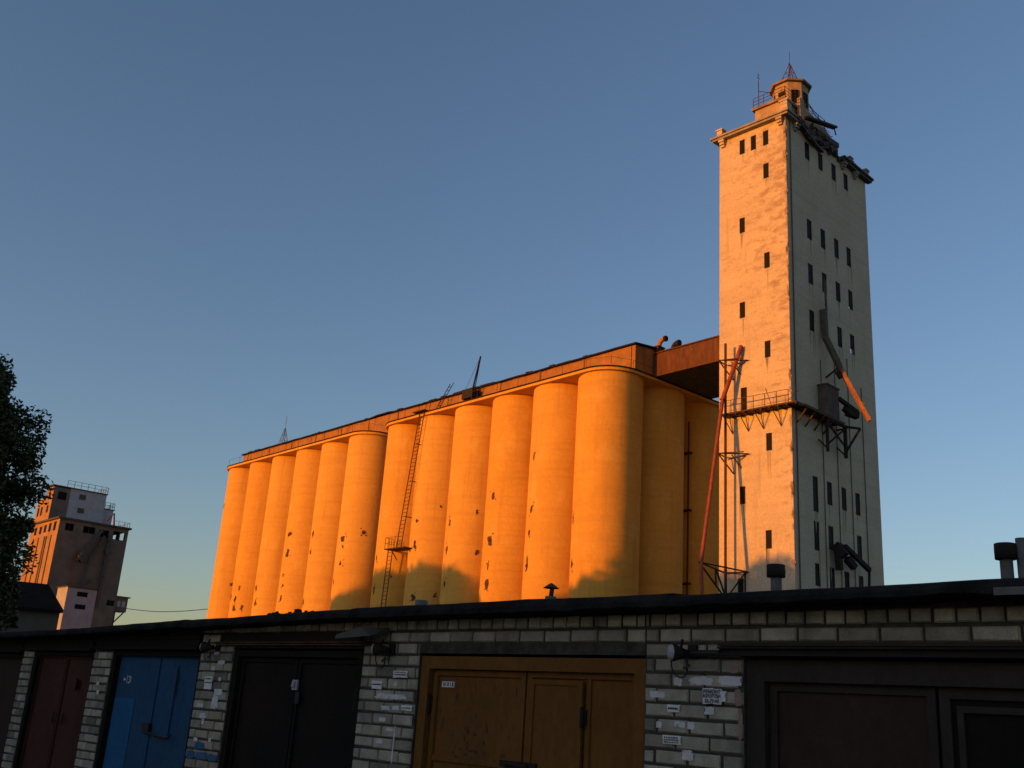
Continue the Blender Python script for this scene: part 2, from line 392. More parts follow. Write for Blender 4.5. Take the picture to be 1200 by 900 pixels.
for (x,y,s,h) in ((-.1,6.5,.55,.75),(-.22,-.18,.72,1.0),(11.2,-.1,.5,.7),(14.3,-.1,.55,.75)):
    pd = MB(); pd.box(x-s/2,x+s/2,y-s/2,y+s/2,52.955,52.95+h*.8); pd.box(x-s/2-.08,x+s/2+.08,y-s/2-.08,y+s/2+.08,52.952+h*.8,52.95+h)
    pd.build('pedestal', M['plaster'] if x < 1 else M['concrete'], tw)
def console(x, y, ax):
    mb = MB()
    for k, (o, hh) in enumerate(((.46,.22),(.34,.22),(.2,.2))):
        z = 52.53 - .23*k
        if ax == 'L': mb.box(-o, -.003, y-.28+.05*k, y+.28-.05*k, z-hh, z)
        else: mb.box(x-.28+.05*k, x+.28-.05*k, -o, -.003, z-hh, z)
    mb.build('cornice_bracket', M['plaster'] if ax == 'L' else M['concrete'], tw)
for y in (.42, 6.3): console(0, y, 'L')
for x in (1.5, 4.6, 9.9, 12.2): console(x, 0, 'R')
# stair penthouse, turret
ph = MB(); X0,X1,Y0,Y1 = .75, 7.6, .5, 3.45
ph.box(X0,X1,Y0,Y1,52.76,54.9); ph.build('penthouse', M['turret'], tw)
pl_ = MB(); pl_.box(X0-.22,X1+.22,Y0-.22,Y1+.22,54.903,55.15); pl_.build('terrace_slab', M['slab_edge'], tw)
TC = (4.9, 2.25)
tu = MB(); n8 = 8; a0 = R(22.5)
tu.lathe([(1.62,55.16),(1.62,58.7)], (*TC,0), 8, 0, smooth=False, a0=a0)
turret = tu.build('turret', M['turret'], tw)
ro = MB(); ro.lathe([(0,58.6),(1.92,58.68),(1.97,58.84),(1.72,58.97),(1.25,59.32),(.5,59.48),(0,59.5)], (*TC,0), 8, 0, smooth=False, a0=a0)
ro.build('roof', M['slab_edge'], turret)
for k in range(8):
    a = 2*math.pi*k/8 + R(45)*0; r = 1.62*math.cos(R(22.5))
    nx, ny = math.cos(a), math.sin(a); tx, ty = -ny, nx
    PW = lambda u, z, d: (TC[0]+nx*(r+.012-d)+tx*u, TC[1]+ny*(r+.012-d)+ty*u, z)
    mb = MB(); q = (-.3,.3,56.45,57.75)
    def bx(u0,u1,z0,z1,d0,d1,m):
        mb.hexa([PW(u0,z0,d0),PW(u1,z0,d0),PW(u1,z0,d1),PW(u0,z0,d1),PW(u0,z1,d0),PW(u1,z1,d0),PW(u1,z1,d1),PW(u0,z1,d1)], m)
    bx(-.3,.3,56.45,57.75,0,.01,1); bx(-.36,-.3,56.39,57.81,-.05,.01,0); bx(.3,.36,56.39,57.81,-.05,.01,0)
    bx(-.3,.3,57.75,57.81,-.05,.01,0); bx(-.3,.3,56.39,56.45,-.08,.01,0); bx(-.02,.02,56.45,57.75,-.03,.005,0)
    mb.build('window', [M['frame'], M['dark']], turret)
rl = MB()
railing(rl, [(X0-.15,Y1+.1,55.15),(X0-.15,Y0-.15,55.15),(X1+.1,Y0-.15,55.15),(X1+.1,Y1+.1,55.15)], 1.0, 1.2, .022, (1.0,.66,.33))
rl.build('railing', M['rust'], tw)
lo = MB(); lo.hexa([(2.6,Y0-.5,54.0),(3.5,Y0-.5,53.6),(3.5,Y0-.2,53.6),(2.6,Y0-.2,54.0),(2.6,Y0-.5,55.9),(3.3,Y0-.5,55.9),(3.3,Y0-.2,55.9),(2.6,Y0-.2,55.9)])
lo.hexa([(3.5,Y0-.45,52.9),(8.0,Y0-.45,52.9),(8.0,Y0-.2,52.9),(3.5,Y0-.2,52.9),(3.5,Y0-.45,55.4),(8.0,Y0-.45,54.6),(8.0,Y0-.2,54.6),(3.5,Y0-.2,55.4)])
lo.build('ruined_parapet', M['turret'], tw)
db = MB(); db.bar((2.6,-.5,53.6),(7.6,-.7,54.9),.5,.18); db.bar((7.3,-.7,54.9),(7.6,-.75,54.1),.08); db.bar((5.9,-.4,53.2),(7.4,.2,53.9),.5,.3)
for k in range(10):
    x = rr.uniform(4,8); db.bar((x,rr.uniform(-.5,.2),53.2+rr.uniform(0,.7)),(x+rr.uniform(-.6,.9),rr.uniform(-.6,.4),53.4+rr.uniform(0,1.0)),rr.uniform(.04,.2))
db.build('hanging_debris', M['rust'], tw)
cb = MB()
for k in range(3):
    p0 = Vector((TC[0]+1.5, TC[1]-.9, 57.9)); p1 = Vector((7.2+.4*k, -.2, 54.8-.2*k))
    cb.tube([p0.lerp(p1, t/10) + Vector((.7*math.sin(math.pi*t/10), 0, -.5*math.sin(math.pi*t/10)*(k+1)*.6)) for t in range(11)], .022, 5)
cb.build('loose_cable', M['black_steel'], tw)
dp = MB()
for x, z1 in ((.62,52.5),(4.75,31.5),(7.1,33.2),(9.35,33.0),(11.75,31.0)):
    r = .055 if x < 1 else .035
    dp.tube([(x,-r-.02,8),(x,-r-.02,z1)], r, 6)
dp.build('downpipe', M['duct'], tw)
# balcony wrapping round the near corner
bal = MB(); BZ = 26.32
bal.box(-1.0, -.02, -1.0, 6.0, BZ-.12, BZ); bal.box(-.018, 6.6, -1.0, -.02, BZ-.12, BZ)
for k in range(9): bal.box(-1.0, -.02, -1+.78*k, -1+.78*k+.1, BZ-.24, BZ-.122)
balcony = bal.build('balcony', M['rust'], tw)
rb = MB(); railing(rb, [(-.97,6.0,BZ),(-.97,-.3,BZ)], 1.05, 1.0, .022, (1.0,.55)); rb.bar((-.97,1.2,BZ),(-.9,1.75,BZ+1.5),.04); rb.bar((-.97,-.3,BZ+.1),(-.4,-.9,BZ+1.0),.05)
rb.build('railing', M['rust'], balcony)
for y in (5.4, 3.9, 2.5, .9):
    bb = MB()
    for dy in (-.28, .28): bb.bar((-.95,y+dy,BZ-.26),(-.03,y,BZ-1.55),.055)
    bb.build('bracket', M['rust'], balcony)
for x in (.7, 2.0, 3.4, 4.8):
    bb = MB(); bb.bar((x,-.95,BZ-.16),(x,-.03,BZ-1.25),.1); bb.bar((x,-1.0,BZ-.18),(x,-.03,BZ-.18),.09); bb.build('bracket', M['rust'], balcony)
jb = MB()
for k in range(12):
    x = rr.uniform(.3, 5.6); jb.bar((x,rr.uniform(-.9,-.4),BZ+rr.uniform(.0,.09)),(x+rr.uniform(.2,1.0),rr.uniform(-1.05,-.3),BZ+rr.uniform(-.3,.35)),rr.uniform(.06,.12))
jb.bar((.2,-.65,BZ+.05),(6.8,-.65,BZ+.05),.7,.1)
jb.build('torn_decking', M['rust'], balcony)
# duct box and frame on the shaded face
du = MB(); du.box(4.2,6.15,-.84,-.02,26.3,29.1); du.box(4.1,6.25,-.92,-.01,29.102,29.22)
for k in range(5): du.box(4.2+.45*k, 4.25+.45*k, -.87, -.841, 26.3, 29.1)
du.build('duct_box', M['duct'], tw)
fr = MB()
for a, b, wd in (((4.1,-.8,26.0),(4.1,-.8,23.4),.2),((7.1,-.8,26.2),(7.1,-.8,23.5),.24),((4.0,-.8,26.1),(7.4,-.8,26.2),.22),((7.1,-.7,26.2),(7.35,-2.0,25.9),.18),((7.35,-2.0,25.9),(7.1,-.8,24.0),.16),
                 ((4.1,-.8,24.0),(7.1,-.8,26.0),.12),((4.1,-.8,25.9),(7.1,-.8,24.4),.12),((4.1,-.75,26.0),(4.1,-.03,26.0),.12),((7.1,-.75,26.0),(7.1,-.03,26.0),.12),((4.1,-.75,23.7),(4.1,-.03,24.5),.1),((7.1,-.75,23.7),(7.1,-.03,24.5),.1),
                 ((6.15,-.8,28.4),(8.2,-1.4,27.6),.3),((7.3,-.9,27.5),(8.2,-1.4,27.3),.55),((7.0,-.9,27.8),(7.6,-1.1,27.4),.5)):
    fr.bar(a, b, wd)
fr.build('steel_frame', M['black_steel'], tw)
lt = MB()
for a, b, wd in (((5.9,-.95,15.3),(5.9,-.3,16.2),.7),((6.1,-.9,16.1),(9.9,-1.0,14.75),.34),((6.6,-.8,15.2),(7.4,-1.0,14.6),.5),((9.9,-1.0,14.75),(9.9,-.9,13),.16),((5.7,-.5,15.9),(5.9,-.5,14.2),.45)):
    lt.bar(a, b, wd)
lt.build('spout_head', M['black_steel'], tw)
# bent spout chute hanging from the shaded face: a thing of its own
ch = thing('grain_chute', TN, TA, 'broken diagonal grain chute hanging off the shaded face of the tall tower', 'chute')
cm = MB(); cm.tube([(5.25,-.35,38.9),(5.3,-.4,37.6),(5.4,-.38,36.15)], .1, 8); cm.build('feed_pipe', M['duct'], ch)
cm = MB(); cm.box(4.9,5.35,-.5,-.05,34.9,36.1); cm.hexa([(4.78,-.7,33.3),(5.15,-.7,33.15),(5.15,-.25,33.15),(4.78,-.25,33.3),(4.92,-.5,34.898),(5.33,-.5,34.898),(5.33,-.07,34.898),(4.92,-.07,34.898)])
cm.build('hopper', M['duct'], ch)
cm = MB(); cm.bar((4.95,-.5,33.4),(6.02,-1.32,30.45),.45,.4); cm.build('upper_trough', M['duct'], ch)
cm = MB(); cm.bar((6.02,-1.32,30.5),(7.1,-2.95,26.35),.42,.3); cm.bar((7.3,-2.4,28.0),(6.4,-2.9,27.7),.07); cm.build('lower_trough', M['chute'], ch)  # orange of the sunlit half put into the lower trough's colour
cm = MB(); cm.bar((5.85,-1.1,31.0),(5.6,-.02,30.2),.12); cm.bar((5.85,-1.0,30.7),(6.05,-1.25,30.1),.4,.5); cm.build('stay', M['black_steel'], ch)
# red spout leaning out from the lit face
sp = thing('grain_spout', TN, TA, 'long red bent grain spout leaning out from the sunlit face of the tall tower', 'pipe')
def ell(a, b, n=8): return [Vector(a).lerp(Vector(b), k/n) for k in range(n+1)]
cm = MB(); cm.tube([(-.28,4.42,32.2),(-.32,4.45,31.9),(-1.27,5.55,27.45)], .18, 10); cm.lathe([(.2,0),(.25,.02),(.25,.12),(.2,.14)], (-1.27,5.55,27.4), 10); cm.build('upper_pipe', M['redpaint'], sp)
cm = MB(); cm.tube([(-1.27,5.55,27.45),(-4.6,5.22,13.6)], .15, 10); cm.tube([(-4.6,5.22,13.6),(-4.62,5.15,11.5),(-4.62,5.15,0)], .15, 10); cm.build('lower_pipe', M['redpaint'], sp)
po = thing('spout_support_post', TN, TA, 'thin rusty vertical post with bracket frames beside the red spout', 'post')
cm = MB(); cm.tube([(-1.0,5.45,32.4),(-1.0,5.47,0)], .11, 8); cm.build('post', M['rust'], po)
for z, D in ((30.9,1.35),(22.9,1.45)):
    cm = MB()
    for a, b in (((-.03,3.9,z),(-D,5.9,z)),((-.03,6.1,z),(-D,5.9,z)),((-D,5.9,z),(-.05,5.3,z-1.5)),((-.03,4.2,z-.12),(-D*.7,5.2,z-.5)),((-D*.95,5.8,z),(-D*.5,3.9,z+.02)),((-.5,5.2,z),(-.05,4.6,z-1.1))): cm.bar(a, b, .085)
    cm.build('bracket', M['rust'], po)
cm = MB(); z = 13.6
for a, b in (((-.03,4.05,z-.15),(-4.75,5.3,z)),((-.03,6.2,z-.1),(-4.75,5.3,z)),((-4.75,5.3,z),(-.05,5.2,z-3.2)),((-1.3,5.2,z-.1),(-1.3,5.2,z-2.3)),((-2.6,5.3,z-.1),(-1.3,5.2,z-2.3)),((-2.6,5.3,z-.1),(-2.6,5.25,z-1.5)),((-.05,4.3,z-.2),(-.05,4.3,z-3.2)),((-.05,4.3,z-.2),(-1.3,5.2,z-2.3)),((-.03,4.1,z-.16),(-.03,6.2,z-.12))):
    cm.bar(a, b, .1)
cm.build('bracket', M['black_steel'], po)
# masts on the turret
ms = thing('radio_mast', at_frame(TN, TA, TC) + (59.5,), TA, 'pyramid lattice aerial mast standing on the octagonal turret roof', 'mast')
cm = MB(); B = .72
cs = [(B,B),(-B,B),(-B,-B),(B,-B)]
for (x,y) in cs: cm.bar((x,y,-.25),(x*.08,y*.08,2.0),.06)
for i in range(4):
    for t in (.35,.62):
        a = Vector((*cs[i],-.25)).lerp(Vector((0,0,2.0)),t); b = Vector((*cs[(i+1)%4],-.25)).lerp(Vector((0,0,2.0)),t); cm.bar(a,b,.03)
cm.tube([(0,0,-.2),(0,0,2.1)], .06, 6); cm.build('lattice', M['rust'], ms)
cm = MB(); cm.tube([(0,0,2.0),(0,0,3.5)], .022, 5); cm.box(-.22,.22,-.02,.02,2.0,2.12); cm.build('aerial', M['black_steel'], ms)
an = thing('whip_aerial', at_frame(TN, TA, (.62,3.0)) + (55.15,), TA, 'thin upright aerial pole on the terrace left of the turret', 'aerial')
cm = MB(); cm.tube([(0,0,0),(0,0,2.7)], .042, 6); cm.tube([(0,0,2.7),(0,0,3.5)], .018, 5); cm.bar((0,0,1.6),(1.0,-.8,1.6),.04); cm.build('pole', M['rust'], an)
cm = MB(); cm.bar((-.25,0,3.0),(.25,0,3.0),.03); cm.bar((-.18,0,3.3),(.18,0,3.3),.03); cm.bar((0,0,2.7),(0,0,3.35),.03); cm.build('element', M['rust'], an)

# ------------------------------------------------------------------ silo blocks
S0 = (9.4319, 92.6869, 0.0); SA = .71931; PITCH = 6.2; RS = 3.115; ZT = 32.75
spalls = [(6.92,25.6,.16,.5),(12.4,22.3,.45,.55),(6.8,20.4,.25,.55),(6.95,18.2,.2,.4),(7.05,15.3,.25,.65),(12.5,17.8,.5,.65),(12.5,15.4,.12,.5),(12.5,13.8,.42,.7),
 (19.0,20.3,.18,.45),(19.2,17.5,.24,.65),(19.15,14.1,.26,.5),(24.8,21.0,.22,.3),(24.7,18.3,.32,.6),(24.2,12.8,.4,.5),(31.5,13.8,.3,.6),(31.7,17.4,.2,.4),
 (51.4,21.7,.6,.45),(51.4,19.3,.42,.6),(45.8,21.2,.28,.5),(45.9,18.9,.3,.5),(39.0,20.1,.5,.6),(38.8,19.2,.2,.25),(36.7,20.9,.25,.35),(38.9,17.3,.4,.3),(1.5,18.9,.15,.65),(1.35,14.7,.22,.6),
 (71.1,27.4,.25,.4),(65.0,14.3,.35,.6),(63.5,14.0,.3,.7),(63.6,12.9,.4,.5),(58.2,15.2,.3,.5),(51.5,13.8,.3,.5),(48.5,14.2,.25,.4),(46.3,13.1,.3,.4),(57.9,13.4,.3,.5)]
qz = random.Random(19)
spalls += [(qz.uniform(36,76), qz.uniform(11.5,16.5), qz.uniform(.1,.22), qz.uniform(.12,.4)) for k in range(10)] + [(qz.uniform(-1,33), qz.uniform(12,26), qz.uniform(.06,.16), qz.uniform(.1,.35)) for k in range(12)]
def round_rect(x0,x1,y0,y1,r,n=10):
    P = []
    for cx,cy,a in ((x0+r,y0+r,180),(x1-r,y0+r,270),(x1-r,y1-r,0),(x0+r,y1-r,90)):
        for k in range(n+1):
            t = R(a+90*k/n); P.append((cx+r*math.cos(t), cy+r*math.sin(t)))
    return P
def silo(cx, cy, parent):
    mb = MB(); n = 72; zs = [0,6,12,18,24,29,ZT]
    vs = []
    for z in zs:
        for k in range(n):
            a = 2*math.pi*k/n; r = RS + .018*noise.noise(Vector((math.cos(a)*2+cx, math.sin(a)*2+cy, z*.3)))
            vs.append((cx+r*math.cos(a), cy+r*math.sin(a), z))
    mb.add(vs, [(i*n+k, i*n+(k+1)%n, (i+1)*n+(k+1)%n, (i+1)*n+k) for i in range(len(zs)-1) for k in range(n)], 0, True)
    if cx == 0:
        for i, (y,z,ru,rv) in enumerate(spalls):
            if abs(y-cy) < 3.02:
                a = math.pi - math.asin((y-cy)/RS)      # toward -X
                # widen in angle so that it keeps its seen size
                def f(u, v, a=a): return (cx+(RS+.03)*math.cos(a+u/RS), cy+(RS+.03)*math.sin(a+u/RS), v)
                s = 1/max(.45, abs(math.cos(a)))
                q = random.Random(i*5+2)
                for k in range(4):
                    def f2(u, v, a=a, k=k): return (cx+(RS+.026+.004*k)*math.cos(a+u/RS), cy+(RS+.026+.004*k)*math.sin(a+u/RS), v)
                    mb.patch(f2, q.uniform(-.3,.3)*ru*s, z+q.uniform(-.5,.5)*rv, ru*s*q.uniform(.3,.62), rv*q.uniform(.3,.6), i*17+k, 1, 14, .28)
                q = random.Random(i)
                for k in range(3): mb.patch(f, q.uniform(-1,1)*ru*1.5, z+q.uniform(-1.3,1.3)*rv, .07*s, .09, i*31+k, 1, 7, .4)
    return mb.build('silo', [M['silo'], M['spall']], parent)
def silo_block(ys, label):
    b = thing('silo_block', S0, SA, label, 'silo building', 'silo blocks of the elevator')
    for i, y in enumerate(ys):
        silo(0, y, b)
        if i in (0, len(ys)-1):
            for j in (1, 2): silo(j*PITCH, y, b)
    f = MB()
    f.box(0.6, 2*PITCH, ys[0]+.4, ys[-1]-.4, 0, ZT-.02)
    for i in range(len(ys)-1):
        ym = (ys[i]+ys[i+1])/2; f.box(-1.1, .7, ym-.8, ym+.8, 0, ZT-.01)
    for j in range(2):
        for y, s in ((ys[0],-1),(ys[-1],1)):
            xm = (j+.5)*PITCH; f.box(xm-.8, xm+.8, min(y+s*1.1,y-s*.5), max(y+s*1.1,y-s*.5), 0, ZT-.01)
    f.build('infill_wall', M['silo'], b)
    sl = MB(); e = .3
    sl.prism(round_rect(-RS-e, 2*PITCH+RS+e, ys[0]-RS-e, ys[-1]+RS+e, RS+e), ZT, ZT+.26)
    sl.prism(round_rect(-RS-e-.06, 2*PITCH+RS+e+.06, ys[0]-RS-e-.06, ys[-1]+RS+e+.06, RS+e+.06), ZT+.262, ZT+.40, 1)
    sl.build('roof_slab', [M['silo'], M['roof_felt']], b)
    rl = MB(); pth = [(-RS-.05, ys[-1]+1, ZT+.40), (-RS-.05, ys[0]+.3, ZT+.40), (-2.3,ys[0]-2.1,ZT+.40), (-.3, ys[0]-RS+.05, ZT+.40), (5, ys[0]-RS+.05, ZT+.40)]
    railing(rl, pth, .95, 3.1, .014, (1.0,))
    rl.build('railing', M['rust'], b)
    return b
Y2 = 5*PITCH + 8.23
near = silo_block([i*PITCH for i in range(6)], 'nearer block of yellow cylindrical silos, the one with the long steel ladder')
far = silo_block([Y2 + i*PITCH for i in range(6)], 'farther block of yellow cylindrical silos at the left end of the row')

# conveyor gallery on top of both blocks
ga = thing('conveyor_gallery', S0, SA, 'long low orange-brown gallery running along the top of the silos', 'gallery')
GX0, GX1, GY0, GY1, GZ0, GZ1 = -.05, 9.5, -3.06, 73.3, ZT+.403, 35.72
gh = []
for k in range(13):
    y = 46.5 + k*2.05 - GY0
    gh.append((y, y+.9, 33.55, 33.98))
for k in range(4):
    y = 8 + k*7.3 - GY0; gh.append((y, y+1.3, 33.6, 33.85))
mb = MB()
PG = lambda u, z, d: (GX0 + d, GY0 + u, z)
wall_panel(mb, PG, GY1-GY0, GZ0, GZ1, gh, .3)
mb.add([(GX0,GY0,GZ0),(GX1,GY0,GZ0),(GX1,GY0,GZ1),(4.7,GY0,36.25),(GX0,GY0,GZ1)], [(0,1,2,3,4)])
mb.add([(GX0,GY1,GZ0),(GX1,GY1,GZ0),(GX1,GY1,GZ1),(4.7,GY1,36.25),(GX0,GY1,GZ1)], [(4,3,2,1,0)])
mb.add([(GX1,GY0,GZ0),(GX1,GY1,GZ0),(GX1,GY1,GZ1),(GX1,GY0,GZ1)], [(0,1,2,3)])
mb.build('wall', M['gallery'], ga)
for i, q in enumerate(gh): window_part(PG, q, ga, 300+i, .15, mullion=False)
mb = MB(); rr = random.Random(11); n = 60
def roofrow(y, j): return [(GX0-.28, y, GZ1-.02+j), (GX0-.28, y, GZ1+.13+j), (4.7, y, 36.42+j), (GX1+.3, y, GZ1+.13+j), (GX1+.3, y, GZ1-.02+j), (4.7, y, 36.27+j)]
rows = []
for k in range(n+1):
    y = GY0-.25 + (GY1-GY0+.5)*k/n; rows.append(roofrow(y, rr.uniform(0,.05) + (.12 if 35.5 < y < 39 else 0)))
vs = [p for r_ in rows for p in r_]
mb.add(vs, [(k*6+i, k*6+(i+1)%6, (k+1)*6+(i+1)%6, (k+1)*6+i) for k in range(n) for i in range(6)], 0)
mb.add(rows[0], [(0,1,2,3,4,5)]); mb.add(rows[-1], [(5,4,3,2,1,0)])
for k in range(30):
    y = rr.uniform(-2, 72); mb.box(GX0-.2, GX0+.3, y, y+rr.uniform(.3,1.5), GZ1+.14, GZ1+.2+rr.uniform(0,.12))
mb.build('roof', M['roof_felt'], ga)
for k in range(13):
    y = -2.6 + 6.2*k; pm = MB(); pm.box(GX0-.09, GX0-.003, y, y+.28, GZ0+.01, GZ1-.05); pm.build('pilaster', M['gallery'], ga)
# conveyor bridge between gallery and tower
br = thing('conveyor_bridge', S0, SA, 'rust-brown enclosed bridge joining the silo gallery to the tall tower', 'bridge')
BX0, BX1, BZ0, BZ1 = 2.5, 11.2, 33.16, 35.45
poly = [(BX0,-3.065),(BX0,-13.45),(BX1,-13.06),(BX1,-3.065)]
mb = MB(); wall_panel(mb, lambda u,z,d: (BX0+d, -3.065-u, z), 10.38, BZ0, BZ1, [(9.6,9.95,34.75,35.25)], .3)
mb.add([(x,y,BZ0) for x,y in poly], [(0,1,2,3)], 1); mb.add([(BX1,-3.065,BZ0),(BX1,-13.06,BZ0),(BX1,-13.06,BZ1),(BX1,-3.065,BZ1)], [(0,1,2,3)])
mb.add([(BX0,-3.065,BZ0),(BX1,-3.065,BZ0),(BX1,-3.065,BZ1),(BX0,-3.065,BZ1)], [(0,1,2,3)])
mb.build('wall', [M['bridge'], M['concrete_dark']], br)
mb = MB(); mb.box(BX0+.15,BX0+.2,-13.02,-12.66,34.75,35.25); mb.build('window', M['dark'], br)
mb = MB(); mb.prism([(BX0-.15,-3.35),(BX0-.15,-13.42),(BX1,-13.03),(BX1,-3.35)], BZ1+.002, BZ1+.12); mb.build('roof', M['rust'], br)
hb_ = thing('vent_housing', (*at_frame(S0,SA,(3.1,-2.6)), BZ1+.12), SA, 'low rusty box on the bridge roof beside the bent vent pipe', 'vent box')
mb = MB(); mb.box(-.4,.5,-.9,.75,0,.72); mb.build('casing', M['rust'], hb_)
mb = MB(); mb.box(-.48,.58,-.98,.83,.722,.8); mb.build('lid', M['bridge'], hb_)
def gooseneck(loc, label, body, r, h, rad):
    t = thing('gooseneck_vent', (*at_frame(S0,SA,loc[:2]), loc[2]), SA, label, 'vent pipe', 'gooseneck vents on the bridge roof')
    pts = [(0,0,0),(0,0,h)] + [(0,-rad+rad*math.cos(R(a)), h+rad*math.sin(R(a))) for a in range(15,106,15)]
    mb = MB(); mb.tube(pts, r, 12, caps=False); mb.build('pipe', body, t)
    e = Vector(pts[-1]); dv = (e-Vector(pts[-2])).normalized()
    mb = MB(); mb.tube([e-dv*.1, e+dv*.12], r*1.22, 12); mb.build('mouth', M['black_steel'], t)
gooseneck((3.2,-3.2,BZ1+.12), 'pale bent vent pipe on the bridge roof, catching the sun', M['chute'], .24, .95, .6)
gooseneck((4.2,-4.15,BZ1+.12), 'dark bent vent pipe behind the pale one on the bridge roof', M['black_steel'], .27, .7, .5)

# ladder with landing
la = thing('steel_ladder', S0, SA, 'long rusty steel ladder with a landing on the yellow silos', 'ladder')
LX = -RS-.5
def flight(p0, p1, wd, name):
    mb = MB(); p0 = Vector(p0); p1 = Vector(p1); s = Vector((0,wd/2,0))
    for q in (-1,1): mb.bar(p0+s*q, p1+s*q, .075)
    n = int((p1-p0).length/.42)
    for k in range(n+1):
        c = p0.lerp(p1, k/n); mb.bar(c-s, c+s, .05)
    mb.build(name, M['rust'], la)
flight((LX,26.95,18.1),(LX+.1,25.15,33.0),.85,'upper_flight')
flight((LX,29.25,0.0),(LX,28.4,18.15),.8,'lower_flight')
mb = MB(); mb.box(LX-.45,-2.4,25.3,29.0,18.0,18.1); mb.bar((LX+.3,25.6,18.0),(-2.3,25.4,17.0),.09); mb.bar((LX+.3,28.6,18.0),(-2.6,28.4,17.0),.09); mb.build('landing', M['rust'], la)
mb = MB(); railing(mb, [(LX-.4,26.6,18.1),(LX-.4,28.95,18.1),(-2.9,28.95,18.1)], 1.2, .6, .02, (1.0,.5)); mb.build('railing', M['rust'], la)
mb = MB()
for z, y in ((25.4,26.0),(21.5,26.4),(29.5,25.5)): mb.bar((LX,y,z),(-1.6,y-.4,z),.08); 
mb.box(LX-.3,LX+.5,24.3,26.4,33.16,33.28)
mb.build('bracket', M['rust'], la)
dn = thing('drain_pipe', S0, SA, 'thin drain pipe in the valley right of the silo ladder', 'pipe')
mb = MB(); mb.tube([(-1.35,24.75,0),(-1.35,24.75,ZT-.03)], .07, 6); mb.build('pipe', M['chute'], dn)
ev = thing('corner_drain_pipe', S0, SA, 'dark drain pipe between shaded silos beside the red spout', 'pipe')
mb = MB(); mb.tube([(9.15,-2.2,0),(9.15,-2.2,30.5)], .1, 6); mb.build('pipe', M['rust'], ev)
mb = MB()
for z in (11,14.5,21.5,27.2): mb.box(8.9,9.4,-2.5,-1.3,z,z+.16)
mb.build('clamp', M['black_steel'], ev)

# roof hoist, leaning ladder, far lattice mast
ho = thing('roof_hoist', (*at_frame(S0,SA,(-.75,20.2)), ZT+.40), SA, 'small roof hoist with a dark slanted boom on the silo roof', 'hoist')
mb = MB(); mb.box(-.55,.45,-.9,.9,1.3,2.2); mb.box(-.3,.3,-.6,1.3,2.2,2.5)
for k in range(7): mb.bar((rr.uniform(-.5,.4),rr.uniform(-1,1),1.2),(rr.uniform(-.6,.5),rr.uniform(-1.2,1.4),2.6),.08)
mb.build('winch', M['black_steel'], ho)
mb = MB()
for x,y in ((-.4,-.7),(.35,-.7),(-.4,.7),(.35,.7)): mb.bar((x,y,0),(x,y,1.3),.09)
mb.build('stand', M['rust'], ho)
mb = MB(); mb.bar((-.2,-.4,1.9),(-.1,-1.3,6.0),.14); mb.bar((.1,-.4,1.9),(-.05,-1.3,6.0),.06); mb.build('boom', M['black_steel'], ho)
mb = MB(); mb.bar((-.2,.9,2.3),(-.1,-1.25,5.9),.025); mb.build('stay_wire', M['black_steel'], ho)
ll = thing('leaning_ladder', (*at_frame(S0,SA,(-1.0,25.9)), ZT+.40), SA, 'short ladder leaning against the gallery eave left of the hoist', 'ladder')
mb = MB()
for dy in (0, -.6): mb.bar((-.6,dy,0),(.75,dy-1.2,4.1),.07)
for k in range(9): t = k/9; mb.bar((-.6+1.35*t,-1.2*t,4.1*t),(-.6+1.35*t,-1.2*t-.6,4.1*t),.05)
mb.build('ladder_frame', M['black_steel'], ll)
lm = thing('lattice_mast', (*at_frame(S0,SA,(4.0,69.4)), 36.2), SA, 'slim lattice aerial mast above the far end of the silo gallery', 'mast')
mb = MB(); B = .82; H = 4.0; cs = [(B,B),(-B,B),(-B,-B),(B,-B)]
for x,y in cs: mb.bar((x,y,-.1),(x*.06,y*.06,H),.05)
for t0,t1 in ((0,.3),(.3,.55),(.55,.75),(.75,.9)):
    for i in range(4):
        A = Vector((*cs[i],-.1)); Bv = Vector((*cs[(i+1)%4],-.1)); T = Vector((0,0,H))
        mb.bar(A.lerp(T,t0), Bv.lerp(T,t1), .028); mb.bar(A.lerp(T,t1), Bv.lerp(T,t1), .028)
mb.build('lattice', M['steel'], lm)
mb = MB(); mb.tube([(0,0,H-.1),(0,0,H+2)], .035, 5); mb.build('aerial', M['steel'], lm)
hf = thing('roof_guard_rail', (*at_frame(S0,SA,(3.0,65.0)), 36.1), SA, 'small guard rail frame on the gallery roof beside the lattice mast', 'railing')
mb = MB(); railing(mb, [(0,-1,0),(0,1.2,0)], 1.2, .8, .03, (1.0,.5)); mb.build('rail', M['steel'], hf)

# ------------------------------------------------------------------ second elevator far behind, left
FL = (-71.33, 165.0, 0.0)
fb = thing('distant_elevator', FL, SA, 'smaller brown concrete elevator far behind at the left, white clad roof room', 'elevator building')
fx, fy, fz = 11.4, 13.6, 27.3
FR = lambda u,z,d: (u,d,z); FLf = lambda u,z,d: (d,u,z)
frh = [(1.0,2.4,25.55,26.75),(3.9,5.9,25.6,26.75),(6.6,8.2,25.4,26.6),(8.9,11.0,25.3,26.7),(9.9,11.2,14.6,15.5)]
flh = [(1.3,2.5,25.5,27.0),(3.6,4.8,25.5,26.9),(5.8,7.0,25.5,26.8),(8.0,9.2,25.4,26.7),(10.4,11.6,25.4,26.7)]
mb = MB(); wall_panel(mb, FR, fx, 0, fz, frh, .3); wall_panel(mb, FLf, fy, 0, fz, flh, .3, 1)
wall_panel(mb, lambda u,z,d: (fx-d,u,z), fy, 0, fz, [(1.0,3.4,25.0,26.9),(4.5,6.5,25.0,26.9)], .3)
wall_panel(mb, lambda u,z,d: (u,fy-d,z), fx, 0, fz, [(8,10,25,26.9)], .3)
mb.box(.31, fx-.31, .31, fy-.31, 24.2, 24.5)
